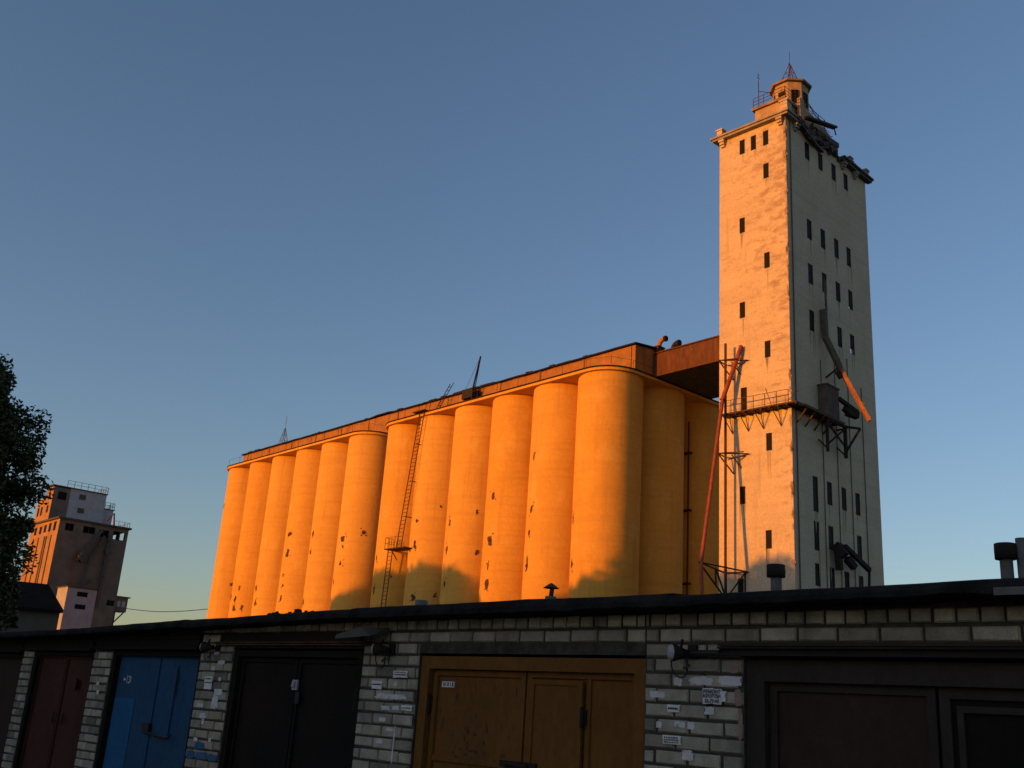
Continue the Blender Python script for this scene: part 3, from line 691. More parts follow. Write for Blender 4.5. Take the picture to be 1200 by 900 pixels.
mb.build('wall', [M['far_concrete'], M['far_sunlit']], fb)
for i, q in enumerate(frh[:4]):
    w_ = MB(); a,b,c,d = q
    for u in (a, (a+b)/2-.05, b-.1): w_.box(u, u+.1, .1, .2, c, d)
    w_.box(a,b,.1,.2,c+.0,c+.1); w_.build('window', M['frame'], fb)
window_part(FR, frh[4], fb, 7)
for i, q in enumerate(flh): window_part(FLf, q, fb, 500+i)
mb = MB(); mb.box(-.35,fx+.35,-.35,fy+.3,fz+.002,fz+.3); mb.build('roof_slab', M['concrete_dark'], fb)
for y in (2.6, 4.8, 5.7, 8.6, 11):
    mb = MB(); mb.box(-.14,-.003,y-.16,y+.16,2,24.8); mb.build('rib', M['far_concrete'], fb)
mb = MB(); mb.box(.0,2.75,6.0,9.0,fz+.31,33.3); mb.box(0,3.4,9.002,13.0,fz+.31,31.6); mb.add([(-.004,6,fz+.31),(-.004,9,fz+.31),(-.004,9,33.3),(-.004,6,33.3)],[(0,1,2,3)],1); mb.add([(-.004,9.002,fz+.31),(-.004,13,fz+.31),(-.004,13,31.6),(-.004,9.002,31.6)],[(0,1,2,3)],1); bp_ = mb.build('stair_room', [M['far_concrete'], M['far_sunlit']], fb)
for (y,z0,z1) in ((7.0,29.0,30.2),(7.0,31.2,32.3)):
    q = MB(); q.box(-.03,.0-.004,y,y+.9,z0,z1); q.build('window', M['dark'], bp_)
for y in (9.8,11.4):
    q = MB(); q.box(-.03,-.004,y,y+.8,28.7,30.2); q.build('window', M['dark'], bp_)
q = MB(); q.box(.8,2.2,5.96,5.996,31.3,32.6); q.build('window', M['dark'], bp_)
mb = MB(); mb.box(2.752,8.85,6.0,11,fz+.31,33.45); mb.box(8.852,10.7,6.6,11,fz+.31,31.1); wr = mb.build('clad_roof_room', M['white_sheet'], fb)
for (x,z) in ((4.3,31.9),(4.4,29.6)):
    q = MB(); q.box(x,x+1.1,5.96,5.996,z,z+.85); q.build('window', M['duct'], wr)
for (x,z,s) in ((3.7,27.65,1.2),(6.9,27.65,.8)):
    q = MB(); q.box(x,x+s,5.94,5.996,z,z+.85); q.build('opening', M['dark'], wr)
mb = MB(); mb.box(-.2,9.0,5.8,11.2,33.453,33.6); mb.box(9.002,10.85,6.4,11.2,31.103,31.22); mb.build('roof', M['concrete_dark'], fb)
mb = MB(); railing(mb, [(2.0,5.9,33.6),(8.9,5.9,33.6),(8.9,10.5,33.6)], 1.1, 1.1, .035, (1.0,.5)); mb.build('railing', M['steel'], fb)
mb = MB(); railing(mb, [(9.1,6.5,31.2),(10.7,6.5,31.2),(10.7,10,31.2)], 1.1, .9, .035, (1.0,.5)); mb.build('railing', M['steel'], fb)
mb = MB(); railing(mb, [(8.6,.0,fz+.3),(fx,0,fz+.3),(fx,5,fz+.3)], .8, 1.0, .03, (1.0,)); mb.build('railing', M['steel'], fb)
mb = MB(); mb.bar((6.8,-.6,26.4),(3.6,-.6,21.0),.5,.4); mb.bar((8.2,-.5,25.8),(8.2,-.5,14),.5,.4); mb.bar((8.1,-.6,23.5),(8.6,-.6,22.7),.9); mb.bar((3.9,-.6,22.0),(4.6,-.5,21.2),.9)
mb.bar((7.4,-.5,25.6),(5.6,-.5,21.4),.3); mb.bar((5.6,-.5,21.4),(5.2,-.6,17),.25); mb.bar((5,-.6,17.6),(6.6,-.6,18.2),.4)
mb.build('conveyor_chute', M['duct'], fb)
mb = MB(); mb.tube([(3.3,-.3,22.5),(3.6,-.3,14.5)], .12, 6); mb.tube([(8.2,2,fz+1.2),(9.2,2,fz+2.6),(9.6,2.2,fz+.6)], .16, 6); mb.build('red_pipe', M['redpaint'], fb)
mb = MB(); mb.box(fx+.003,fx+2.2,.6,3.2,13.9,16.2); mb.box(fx+.003,fx+2.5,.4,3.4,16.203,16.4); cabn = mb.build('side_cabin', M['far_concrete'], fb)
q = MB(); q.box(fx+.5,fx+1.0,.56,.596,14.7,15.6); q.box(fx+1.3,fx+1.8,.56,.596,14.7,15.6); q.build('window', M['white_sheet'], cabn)
mb = MB(); mb.bar((fx+2,1,13.9),(fx+.05,1,11.5),.18); mb.bar((fx+.5,1,13.9),(fx+.5,1,2),.2); mb.build('strut', M['concrete_dark'], fb)

# white annex and dark shed in front of it
AX = (-45.29, 110.0, 0.0)
ax = thing('white_annex', AX, SA, 'white flat-roofed annex with one sunlit edge, below the far elevator', 'annex building')
ah = [(1.05,2.2,10.75,11.25),(1.05,2.2,9.45,9.95)]
mb = MB(); wall_panel(mb, FR, 3.1, 0, 11.62, ah, .25); mb.add([(0,0,0),(0,3.0,0),(0,3.0,11.62),(0,0,11.62)],[(0,1,2,3)]); mb.box(.01,3.09,2.0,3.0,0,11.6); mb.add([(3.1,0,0),(3.1,3,0),(3.1,3,11.62),(3.1,0,11.62)],[(0,1,2,3)])
mb.build('wall', M['white_sheet'], ax)
for i,q in enumerate(ah): window_part(FR, q, ax, 600+i, .12)
mb = MB(); mb.box(-.12,3.22,-.12,3.1,11.623,11.72); mb.build('roof', M['concrete_dark'], ax)
sh = thing('old_shed', (-24.75, 60.0, 0), R(25), 'low dark shed with a sloping roof behind the left garages', 'shed')
mb = MB(); mb.box(-14,-.12,0,6,0,5.6); swl = mb.build('wall', M['far_concrete'], sh)
mb = MB(); mb.hexa([(-14.3,-.45,5.55),(.0,-.45,5.55),(-.9,3.5,7.25),(-14.3,3.5,7.25),(-14.3,-.45,5.7),(.05,-.45,5.7),(-.9,3.5,7.4),(-14.3,3.5,7.4)])
mb.hexa([(-14.3,3.502,7.25),(-.9,3.502,7.25),(0,6.5,5.5),(-14.3,6.5,5.5),(-14.3,3.502,7.4),(-.9,3.502,7.4),(0,6.5,5.65),(-14.3,6.5,5.65)])
mb.add([(-.11,-.05,5.55),(-.11,6.1,5.5),(-.95,3.5,7.25)],[(0,1,2)])
mb.build('roof', M['shed_roof'], sh)
mb = MB(); mb.box(-2.9,-2.2,-.06,-.004,4.65,5.15); mb.box(-3.0,-2.1,-.05,-.003,4.55,4.64); mb.build('window', M['dark'], sh)
p0 = Vector((*at_frame(FL,SA,(fx+2.3,1.5)),14.6)); p1 = Vector((*at_frame(S0,SA,(-2.9,71.5)),13.0))
mb = MB(); mb.tube([p0.lerp(p1,k/16)+Vector((0,0,-.45*math.sin(math.pi*k/16))) for k in range(17)], .05, 4)
tag(mb.build('power_cable', M['cable']), 'thin cable sagging across the sky between the far elevator and the silos', 'cable')

# ------------------------------------------------------------------ trees
def leaf_cloud(mb, c, rad, n, size, q, flat=.8):
    for _ in range(n):
        d = Vector((q.gauss(0,1), q.gauss(0,1), q.gauss(0,1)*flat)); d = d.normalized()*rad*(q.random()**.45)
        p = Vector(c)+d; u = Vector((q.gauss(0,1),q.gauss(0,1),q.gauss(0,.7))).normalized(); v = u.cross(Vector((q.gauss(0,1),q.gauss(0,1),q.gauss(0,1)))).normalized()
        s = size*q.uniform(.6,1.25); u *= s; v *= s*.55
        mb.add([p-u, p+v*.9-u*.1, p+u, p-v*.9-u*.1], [(0,1,2,3)], 0)
def make_tree(name, loc, label, cat, H, base, rw, nb, per, size, seed, matl, group=None, clump=(.55,1.0), top=1.0):
    q = random.Random(seed)
    t = thing(name, loc, q.uniform(0,6.28) if group else 0, label, cat, group)
    tr = MB(); cr = MB()
    tr.tube([(0,0,0),(.1,.05,H*.3),(-.05,.1,H*.6),(0,0,H*.92)], [H*.022,H*.018,H*.011,H*.003], 9)
    for i in range(nb):
        h = base + (H-base)*((i+.5)/nb); tt = (h-base)/(H-base)
        prof = math.sin(math.pi*min(1,(.12+.86*tt)))**.55 * rw
        a = i*2.399 + q.uniform(-.4,.4); L = prof*q.uniform(.65,1.05)
        p0 = Vector((0,0,h-L*.25)); p1 = Vector((math.cos(a)*L, math.sin(a)*L, h+L*q.uniform(.0,.3)))
        tr.tube([p0, p0.lerp(p1,.5)+Vector((0,0,.15*L)), p1], [.05+.012*H*(1-tt)*.5, .04, .012], 5)
        for k in range(4):
            c = p0.lerp(p1, .38+.2*k) + Vector((q.uniform(-.5,.5),q.uniform(-.5,.5),q.uniform(-.5,.5)))
            leaf_cloud(cr, c, q.uniform(*clump), per, size, q)
    tr.build('trunk', M['bark'], t); cr.build('crown', matl, t)
    return t
make_tree('broadleaf_tree', (-23.35, 42.0, 0), 'dark broadleaf tree at the left edge, rising behind the garages', 'tree', 14.6, 1.8, 3.75, 120, 420, .115, 21, M['leaf'], clump=(.5,1.1))
# tree belts to the west, out of the picture, that the low sun has to clear
SUN_AZ, SUN_EL = R(240), R(4.2)
sx, sy = math.sin(SUN_AZ), math.cos(SUN_AZ)
def dup(root, loc, rz, sc, label):
    r_ = root.copy(); COL.objects.link(r_); r_.location = loc; r_.rotation_euler = (0,0,rz); r_.scale = sc; r_['label'] = label
    for chd in root.children:
        c = chd.copy(); COL.objects.link(c); c.parent = r_
    return r_
protos = {}
LB = 'tall leafy roadside tree in the belt west of the silos'
GB = 'trees in the belts to the west'
spots = []
for k, h in ((-31,18.0),(-26.5,18.6),(-22,18.2),(-18,19.2),(-14,18.4),(-10,20.2),(-5.5,22.2),(-1.8,18.8),(2,17.6),(6.5,16.3),(11,16.0),(15,17.2),(19,20.4),(23,21.2),(27,21.0),(31,20.6),(35,20.0),(38.5,18.3),(17.2,18.6),(21,20.0),(25,20.3),(29,20.0),(33,19.6),(37,18.6)):
    x, y = at_frame(S0, SA, (-RS, k)); L = 75 + rnd.uniform(-3,3)
    spots.append((x+sx*L, y+sy*L, h))
for i in range(24):
    t = i/23; x = -52 - 44*t + rnd.uniform(-2,2); y = -62 + 92*t + rnd.uniform(-2,2)
    spots.append((x, y, 19.5 + rnd.uniform(-1.5,1.5)))
pr = None
for i, (x,y,h) in enumerate(spots):
    if pr is None:
        pr = make_tree('roadside_tree', (x,y,0), LB, 'tree', 20.0, 1.5, 4.3, 60, 60, .42, 5, M['leaf_far'], GB, clump=(.9,1.5)); pr.scale = (1,1,h/20)
    else:
        dup(pr, (x,y,0), rnd.uniform(0,6.28), (1,1,h/20), LB)

# ------------------------------------------------------------------ garages
BR = .0975; ZROW = 2.285
def bricks(mb, x0, x1, z0, z1, seed, header=False, y=0.0, ztop=ZROW):
    q = random.Random(seed); k = 0
    z = ztop
    while z - BR > z0 - BR*.5:
        if z <= z1 + .001:
            pitch = .131 if header else .262
            x = x0 - (q.uniform(.0,.05) + (0 if (int(round((ztop-z)/BR)) % 2) else pitch/2)) 
            while x < x1:
                a = max(x, x0) + q.uniform(.005,.010); b = min(x+pitch, x1) - q.uniform(.005,.010)
                if b - a > .02:
                    j = q.uniform(-.003,.003); zt = z - .006 + q.uniform(-.004,.003); zb = z - BR + .008 + q.uniform(-.003,.004)
                    c = .007; yf = y + j - .0; t = q.uniform(.66,1.12) * (1.0 if q.random() > .12 else .68)
                    w1,w2,w3,w4 = (q.uniform(0,.005) for _ in range(4))
                    vs = [(a,yf+.014,zb),(b,yf+.014,zb),(b,yf+.014,zt),(a,yf+.014,zt),(a+c+w1,yf,zb+c+w2),(b-c-w3,yf,zb+c+w4),(b-c-w2,yf,zt-c-w1),(a+c+w4,yf,zt-c-w3)]
                    mb.add(vs, [(4,5,6,7),(0,1,5,4),(1,2,6,5),(2,3,7,6),(3,0,4,7)], 0, False, t)
                x += pitch
        z -= BR
def flat_patch(mb, x0, x1, z0, z1, seed, m, y=-.006):
    """ragged flat patch of paint or paper residue"""
    q = random.Random(seed*13+5); P = []; n = 26; e = q.uniform(.28,.5)
    cx, cz, rx, rz = (x0+x1)/2, (z0+z1)/2, (x1-x0)/2, (z1-z0)/2
    for k in range(n):
        a = 2*math.pi*k/n; c, s_ = math.cos(a), math.sin(a); w = 1 + q.uniform(-.16,.10) - (.25 if q.random() < .12 else 0)
        P.append((cx+rx*w*math.copysign(abs(c)**e, c), cz+rz*w*math.copysign(abs(s_)**e, s_)))
    mb.add([(cx,y,cz)]+[(a,y,b) for a,b in P], [(0,i+1,(i+1)%n+1) for i in range(n)], m)
def felt_eave(x0, x1, z0a, z0b, th, seed, y0=-.24, depth=6.2):
    """roof sheet with a wavy, slightly torn felt edge"""
    mb = MB(); q = random.Random(seed); n = max(8, int((x1-x0)/.07)); rows = []
    wob = 0
    for k in range(n+1):
        t = k/n; x = x0+(x1-x0)*t; z = z0a+(z0b-z0a)*t - .008
        wob = wob*.9 + q.uniform(-.0014,.0014)
        zt = z + th + wob + .009*noise.noise(Vector((x*1.1,seed,0))); zb = z + .010*noise.noise(Vector((x*4,seed,3))) + q.uniform(-.003,.003)
        yy = y0 + .015*noise.noise(Vector((x*2.3,seed,7)))
        rows.append([(x,yy+.03,zb+.004),(x,yy,zb+.012),(x,yy-.006,(zb+zt)/2),(x,yy+.008,zt-.012),(x,yy+.05,zt),(x,1.5,zt+.10),(x,depth,zt-.05),(x,depth,zt-.2),(x,.05,zb)])
    m_ = len(rows[0])
    mb.add([p for r_ in rows for p in r_], [(k*m_+i, k*m_+(i+1)%m_, (k+1)*m_+(i+1)%m_, (k+1)*m_+i) for k in range(n) for i in range(m_)], 0)
    mb.add(rows[0], [tuple(range(m_))]); mb.add(rows[-1], [tuple(reversed(range(m_)))])
    return mb
def garage(label, xl, xr, door, pillars, zeave, zth, dmat, fmat, lint, courses, seed, roofx=None, ztop_wall=None):
    t = thing('garage', GAR_LOC, GAR_ROT, label, 'garage', 'garages in the brick row')
    dl, drr, dtop = door
    zt = ztop_wall or zeave[0] + .05
    wm = MB()
    back = MB()
    # masonry core with the door opening left free
    for (a,b) in pillars: wm.box(a+.002, b-.002, .012, .38, 0, dtop+.02, 1)
    wm.box(xl+.002, xr-.002, .0125, .38, dtop+.021, zt, 1)
    wm.box(xl+.002, xl+.2, .381, 6.0, 0, zt-.05, 1); wm.box(xr-.2, xr-.002, .381, 6.0, 0, zt-.05, 1); wm.box(xl+.2, xr-.2, 5.8, 6.0, 0, zt-.05, 1)
    for i,(a,b) in enumerate(pillars):
        bricks(wm, a, b, 0, 2.19 if courses else dtop+.03, seed+i)
    if courses:
        bricks(wm, xl, xr, ZROW-BR+.01, ZROW, seed+5)
        bricks(wm, xl, xr, ZROW+.01, ZROW+BR+.01, seed+6, header=True, y=-.012, ztop=ZROW+BR+.004)
    return t, wm
def finish_wall(t, wm): return wm.build('wall', [M['brick'], M['mortar'], M['whitewash'], M['bluepaint'], M['redstain']], t, tint=2)

def leaf(t, x0, x1, z0, z1, matl, name='door_leaf', y=.10, border=.05, rib=None):
    mb = MB(); mb.box(x0, x1, y, y+.035, z0, z1)
    if border:
        b = border
        mb.box(x0,x1,y-.022,y-.001,z1-b,z1); mb.box(x0,x1,y-.022,y-.001,z0,z0+b); mb.box(x0,x0+b,y-.022,y-.001,z0+b,z1-b); mb.box(x1-b,x1,y-.022,y-.001,z0+b,z1-b)
    for (a0,a1,c0,c1) in (rib or []): mb.box(a0,a1,y-.018,y-.001,c0,c1)
    return mb, mb
def hinge(parent, x, z0, z1, y=.055, m=None):
    mb = MB(); mb.tube([(x,y,z0),(x,y,z1)], .014, 8); mb.box(x-.022,x+.022,y+.012,y+.03,z0+.02,z1-.02); return mb.build('hinge', m or M['black_steel'], parent)
def door_frame(t, dl, dr_, dtop, matl, wd=.06, y=.03):
    mb = MB(); mb.box(dl,dl+wd,y,.2,0,dtop); mb.box(dr_-wd,dr_,y,.2,0,dtop); mb.box(dl+wd,dr_-wd,y,.2,dtop-wd,dtop); return mb.build('door_frame', matl, t)
def lintel(t, x0, x1, z0, z1, matl, y0=-.03, lips=True):
    mb = MB(); mb.box(x0,x1,y0,.3,z0,z1)
    if lips: mb.box(x0,x1,y0-.03,y0-.001,z0,z0+.012); mb.box(x0,x1,y0-.03,y0-.001,z1-.012,z1); return mb.build('lintel', matl, t)

# A: grey-brown door on the right
tA, wA = garage('garage at the right edge with a wide dark brown door in a grey frame', -.32, 3.75, (.46,3.0,2.09), [(-.32,.46),(3.0,3.75)], (2.42,2.45), .1, None, None, None, True, 11)
for i,(a,b,c,d) in enumerate([(.05,.23,1.917,1.976),(.28,.45,1.923,1.981),(-.27,-.14,1.826,1.874),(-.07,.0,1.91,1.965),(.04,.10,1.64,1.69),(.17,.25,1.74,1.79),(.0,.09,1.448,1.514),(-.21,-.16,1.64,1.68),(-.06,.03,1.65,1.69),(.0,.1,1.36,1.40)]): flat_patch(wA, a,b,c,d, 40+i, 2, -.005)
for i,(a,b,c,d) in enumerate([(.425,.455,1.60,1.78),(.40,.45,1.80,1.90),(.42,.455,1.92,1.985),(.36,.43,2.0,2.05)]): flat_patch(wA, a,b,c,d, 70+i, 4, -.0045)
finish_wall(tA, wA)
mb = felt_eave(.03, 3.95, 2.398, 2.432, .085, 3); mb.build('roof', M['roof_felt'], tA)
lintel(tA, .30, 3.1, 2.105, 2.16, M['black_steel'])
mb = MB(); mb.box(.30,3.1,-.05,.0-.013,2.165,2.185); mb.build('drip_edge', M['door_grey'], tA)
mb = MB(); mb.box(2.13,2.7,-.29,-.27,2.40,2.44); mb.build('eave_board', M['asbestos'], tA)
mb = MB(); mb.tube([(.08,-.04,2.12),(.31,-.04,2.12)], .02, 8); mb.build('conduit', M['cable'], tA)
door_frame(tA, .462, 2.998, 2.088, M['door_grey'], .13)
mb,_ = leaf(tA, .60, 1.64, .1, 1.955, M['door_brown'], border=0)
lfA = mb.build('door_leaf', M['door_brown'], tA)
mb = MB()
for (x0,x1) in ((.60,1.64),): 
    b=.05; y=.10; mb.box(x0,x1,y-.022,y-.001,1.955-b,1.955); mb.box(x0,x0+b,y-.022,y-.001,.1,1.955-b); mb.box(x1-b,x1,y-.022,y-.001,.1,1.955-b); mb.box(x0,x1,y-.02,y-.001,1.956,1.99)
mb.build('leaf_frame', M['door_grey'], lfA)
mb,_ = leaf(tA, 1.66, 2.86, .1, 1.955, M['door_brown'], border=0)
lfA2 = mb.build('door_leaf', M['door_black'], tA)
mb = MB()
for (x0,x1,b,zt,y) in ((1.66,2.86,.06,1.955,.10),(1.755,2.75,.035,1.86,.098)): 
    mb.box(x0,x1,y-.024,y-.001,zt-b,zt); mb.box(x0,x0+b,y-.024,y-.001,.1,zt-b); mb.box(x1-b,x1,y-.024,y-.001,.1,zt-b)
mb.build('leaf_frame', M['door_grey'], lfA2)
hinge(lfA, .585, 1.62, 1.80)

# B: ochre door
tB, wB = garage('garage with the ochre-orange double door and small wicket door', -3.47, -.322, (-2.69,-.322,2.085), [(-3.47,-2.69)], (2.39,2.42), .1, None, None, None, True, 22)
wl = [(-3.24,-2.80,1.72,1.765),(-3.13,-3.0,1.63,1.67),(-2.98,-2.88,1.635,1.672),(-2.85,-2.72,1.637,1.676),(-3.15,-3.05,1.535,1.572),(-3.03,-2.94,1.462,1.492),(-3.16,-3.06,1.355,1.395),(-2.99,-2.95,1.83,1.87),(-2.93,-2.91,1.2,1.5)]
for i,(a,b,c,d) in enumerate(wl): flat_patch(wB, a,b,c,d, 140+i, 2, -.005)
finish_wall(tB, wB)
mb = felt_eave(-3.40, .05, 2.378, 2.398, .105, 5); mb.build('roof', M['roof_felt'], tB)
lintel(tB, -2.95, .02, 2.10, 2.165, M['door_orange'], .004, lips=False)
fB = door_frame(tB, -2.685, -.327, 2.085, M['door_orange'], .10)
mb,_ = leaf(tB, -2.57, -1.51, .1, 1.98, M['door_orange'], border=.045, rib=[(-2.53,-1.55,1.27,1.31),(-2.56,-2.52,.2,1.9)])
q = random.Random(5)
for k in range(26):
    x = q.gauss(-2.06,.2); z = q.uniform(1.42,1.86); mb.patch(lambda u,v: (u,.098,v), min(-1.62,max(-2.48,x)), z, q.uniform(.004,.014), q.uniform(.008,.04), k, 1, 8, .5)
for k in range(16):
    x = q.uniform(-2.3,-1.72); mb.patch(lambda u,v: (u,.0975,v), x, 1.325+q.uniform(-.02,.04)*(1.5-(x+2)), q.uniform(.008,.03), q.uniform(.004,.012), 60+k, 1, 8, .6)
lB = mb.build('door_leaf', [M['door_orange'], M['rust']], tB)
hinge(lB, -2.585, 1.62, 1.79)
mb = MB(); mb.box(-2.475,-2.325,.088,.097,1.842,1.888); 
for k,x in enumerate((-2.455,-2.43,-2.405,-2.375,-2.35)): mb.box(x,x+(.012,.006,.012,.006,.014)[k],.086,.0879,1.85,1.88,1)
mb.build('number_plate', [M['paper'], M['ink']], lB)
mb,_ = leaf(tB, -1.49, -.43, .1, 1.99, M['door_orange'], border=.05, rib=[(-.90,-.86,.15,1.94)])
lB2 = mb.build('door_leaf', [M['door_orange'], M['rust']], tB)
hinge(lB2, -.415, 1.62, 1.80)
mb = MB(); mb.box(-1.43,-.915,.065,.077,.25,1.925); b=.035
mb.box(-1.43,-.915,.052,.0645,1.925-b,1.925); mb.box(-1.43,-1.43+b,.052,.0645,.25,1.925-b); mb.box(-.915-b,-.915,.052,.0645,.25,1.925-b)
wk = mb.build('wicket_door', M['door_orange'], lB2); hinge(wk, -.905, 1.60, 1.745, .045)
mb = MB(); mb.box(-1.70,-1.33,.04,.06,1.285,1.33); mb.tube([(-1.62,.035,1.31),(-1.4,.03,1.30)], .02, 8); mb.build('lock_bar', M['black_steel'], lB2)

# C: blackened door
tC, wC = garage('garage with the blackened double door between ochre and blue doors', -6.33, -3.472, (-5.66,-3.49,2.12), [(-6.33,-5.66)], (2.37,2.39), .1, None, None, None, True, 33)
wl = [(-5.94,-5.79,1.97,2.012),(-6.05,-5.93,2.065,2.10),(-5.93,-5.77,1.66,1.725),(-5.95,-5.81,1.52,1.66),(-6.24,-6.1,1.53,1.57),(-6.15,-6.02,1.42,1.475),(-6.09,-6.04,1.36,1.42),(-6.2,-6.12,1.19,1.23),(-5.88,-5.82,1.8,1.84),(-6.05,-5.98,1.9,1.95),(-5.9,-5.84,1.2,1.24)]
for i,(a,b,c,d) in enumerate(wl): flat_patch(wC, a,b,c,d, 240+i, 2, -.005)
for i,(a,b,c,d) in enumerate([(-6.31,-6.12,1.02,1.092),(-6.11,-5.87,1.02,1.092),(-5.86,-5.68,1.02,1.092),(-6.17,-5.95,1.115,1.19)]): flat_patch(wC, a,b,c,d, 291+i, 3, -.005)
finish_wall(tC, wC)
mb = felt_eave(-6.45, -3.41, 2.325, 2.385, .095, 8); mb.build('roof', M['roof_felt'], tC)
lintel(tC, -5.95, -3.36, 2.165, 2.20, M['rust'], -.02)
mb = MB(); mb.box(-5.9,-3.475,-.035,-.014,2.2005,2.285); mb.build('fascia_board', M['door_black'], tC)
door_frame(tC, -5.655, -3.495, 2.12, M['door_black'], .06)
mb,_ = leaf(tC, -5.58, -4.58, .1, 2.05, M['door_black'], border=.04); lC = mb.build('door_leaf', M['door_black'], tC)
mb,_ = leaf(tC, -4.56, -3.57, .1, 2.05, M['door_black'], border=.04); lC2 = mb.build('door_leaf', M['door_black'], tC)
mb = MB(); mb.box(-4.60,-4.52,.055,.075,1.755,1.85); mb.tube([(-4.56,.05,1.83),(-4.56,.04,1.78)], .022, 8); mb.build('lock_cover', M['white_sheet'], lC2)
mb = MB(); mb.box(-4.54,-4.47,.06,.0745,1.63,1.74); mb.build('lock', M['cable'], lC2)
hinge(lC2, -3.585, 1.6, 1.8)
fp = thing('loose_roof_sheet', GAR_LOC, GAR_ROT, 'bent roofing sheet sticking out under the eave above the blackened door', 'roofing sheet')
mb = MB(); mb.hexa([(-3.50,-.30,2.20),(-3.06,-.28,2.222),(-3.08,-.02,2.27),(-3.5,-.02,2.26),(-3.49,-.30,2.235),(-3.15,-.29,2.30),(-3.09,-.03,2.315),(-3.42,-.03,2.305)]); mb.build('sheet', M['duct'], fp)

# D: blue door
def dark_head(t, x0, x1, z0, z1):  # near-black boards, the shade under the eave is in their colour
    mb = MB(); mb.box(x0,x1,-.03,.011,z0,z1); mb.box(x0,x1,-.055,-.031,z0,z0+.03); mb.box(x0,x1,-.05,-.031,z1-.06,z1-.03); return mb.build('fascia_board', M['door_black'], t)
tD, wD = garage('garage with the faded blue double door', -8.97, -6.332, (-8.46,-6.34,2.10), [(-8.97,-8.46)], (2.33,2.35), .1, None, None, None, False, 44)
for i,(a,b,c,d) in enumerate([(-8.75,-8.66,1.68,1.73),(-8.7,-8.62,1.58,1.63)]): flat_patch(wD, a,b,c,d, 340+i, 2, -.005)
finish_wall(tD, wD)
mb = felt_eave(-9.05, -6.40, 2.275, 2.34, .09, 13); mb.build('roof', M['roof_felt'], tD)
dark_head(tD, -8.9, -6.34, 2.115, 2.29)
door_frame(tD, -8.455, -6.345, 2.10, M['door_black'], .05)
mb,_ = leaf(tD, -8.40, -7.42, .1, 2.05, M['door_blue'], border=.0); mb.box(-8.38,-7.86,.092,.0985,.15,1.56,1)
for k,(x0,x1,z0,z1) in enumerate(((-8.24,-8.2,1.76,1.79),(-8.16,-8.15,1.73,1.82),(-8.12,-8.09,1.73,1.745),(-8.12,-8.09,1.80,1.815),(-8.09,-8.08,1.73,1.815),(-8.06,-8.05,1.74,1.81))): mb.box(x0,x1,.096,.0985,z0,z1,2)
lD = mb.build('door_leaf', [M['door_blue'], M['door_blue2'], M['whitewash']], tD)
mb,_ = leaf(tD, -7.40, -6.40, .1, 2.05, M['door_blue'], border=.0, rib=[(-7.40,-7.36,.1,2.05),(-6.95,-6.93,1.2,1.95)]); lD2 = mb.build('door_leaf', M['door_blue'], tD)
mb = MB(); mb.tube([(-6.905,.075,1.64),(-6.905,.075,1.9)], .012, 6); mb.build('handle', M['cable'], lD2)
mb = MB(); mb.box(-7.5,-7.34,.05,.09,1.2,1.31); mb.tube([(-7.42,.04,1.22),(-7.1,.05,1.185),(-6.86,.05,1.18),(-6.8,.05,1.21)], .012, 6); mb.build('lock_bar', M['cable'], lD2)

# E and F: dark red and brown doors at the left
tE, wE = garage('garage with the dark red narrow door left of the blue one', -11.25, -8.972, (-10.88,-8.98,2.08), [(-11.25,-10.88)], (2.3,2.3), .09, None, None, None, False, 55)
finish_wall(tE, wE)
mb = felt_eave(-11.4, -9.02, 2.245, 2.275, .09, 17); mb.build('roof', M['roof_felt'], tE)
dark_head(tE, -11.2, -8.98, 2.09, 2.25)
door_frame(tE, -10.875, -8.985, 2.08, M['door_black'], .05)
mb,_ = leaf(tE, -10.81, -9.94, .1, 2.03, M['door_red'], border=.03); lE = mb.build('door_leaf', M['door_red'], tE)
mb,_ = leaf(tE, -9.92, -9.05, .1, 2.03, M['door_red'], border=.03); lE2 = mb.build('door_leaf', M['door_red'], tE)
for x in (-10.0,-9.7): 
    mb = MB(); mb.tube([(x,.06,1.18),(x,.06,1.32)], .014, 6); mb.build('handle', M['cable'], lE2 if x > -9.9 else lE)
hinge(lE2, -9.45, 1.6, 1.75)
tF, wF = garage('leftmost garage with the brown door at the edge of the picture', -14.2, -11.252, (-13.6,-11.26,2.05), [(-14.2,-13.6)], (2.3,2.3), .09, None, None, None, False, 66)
finish_wall(tF, wF)
mb = felt_eave(-14.4, -11.35, 2.24, 2.25, .08, 23); mb.build('roof', M['roof_felt'], tF)
dark_head(tF, -13.9, -11.26, 2.06, 2.24)
door_frame(tF, -13.595, -11.265, 2.05, M['door_black'], .05)
mb,_ = leaf(tF, -13.5, -12.44, .1, 2.0, M['door_brown'], border=.03); mb.build('door_leaf', M['door_brown'], tF)
mb,_ = leaf(tF, -12.42, -11.33, .1, 2.0, M['door_brown'], border=.03); mb.build('door_leaf', M['door_brown'], tF)

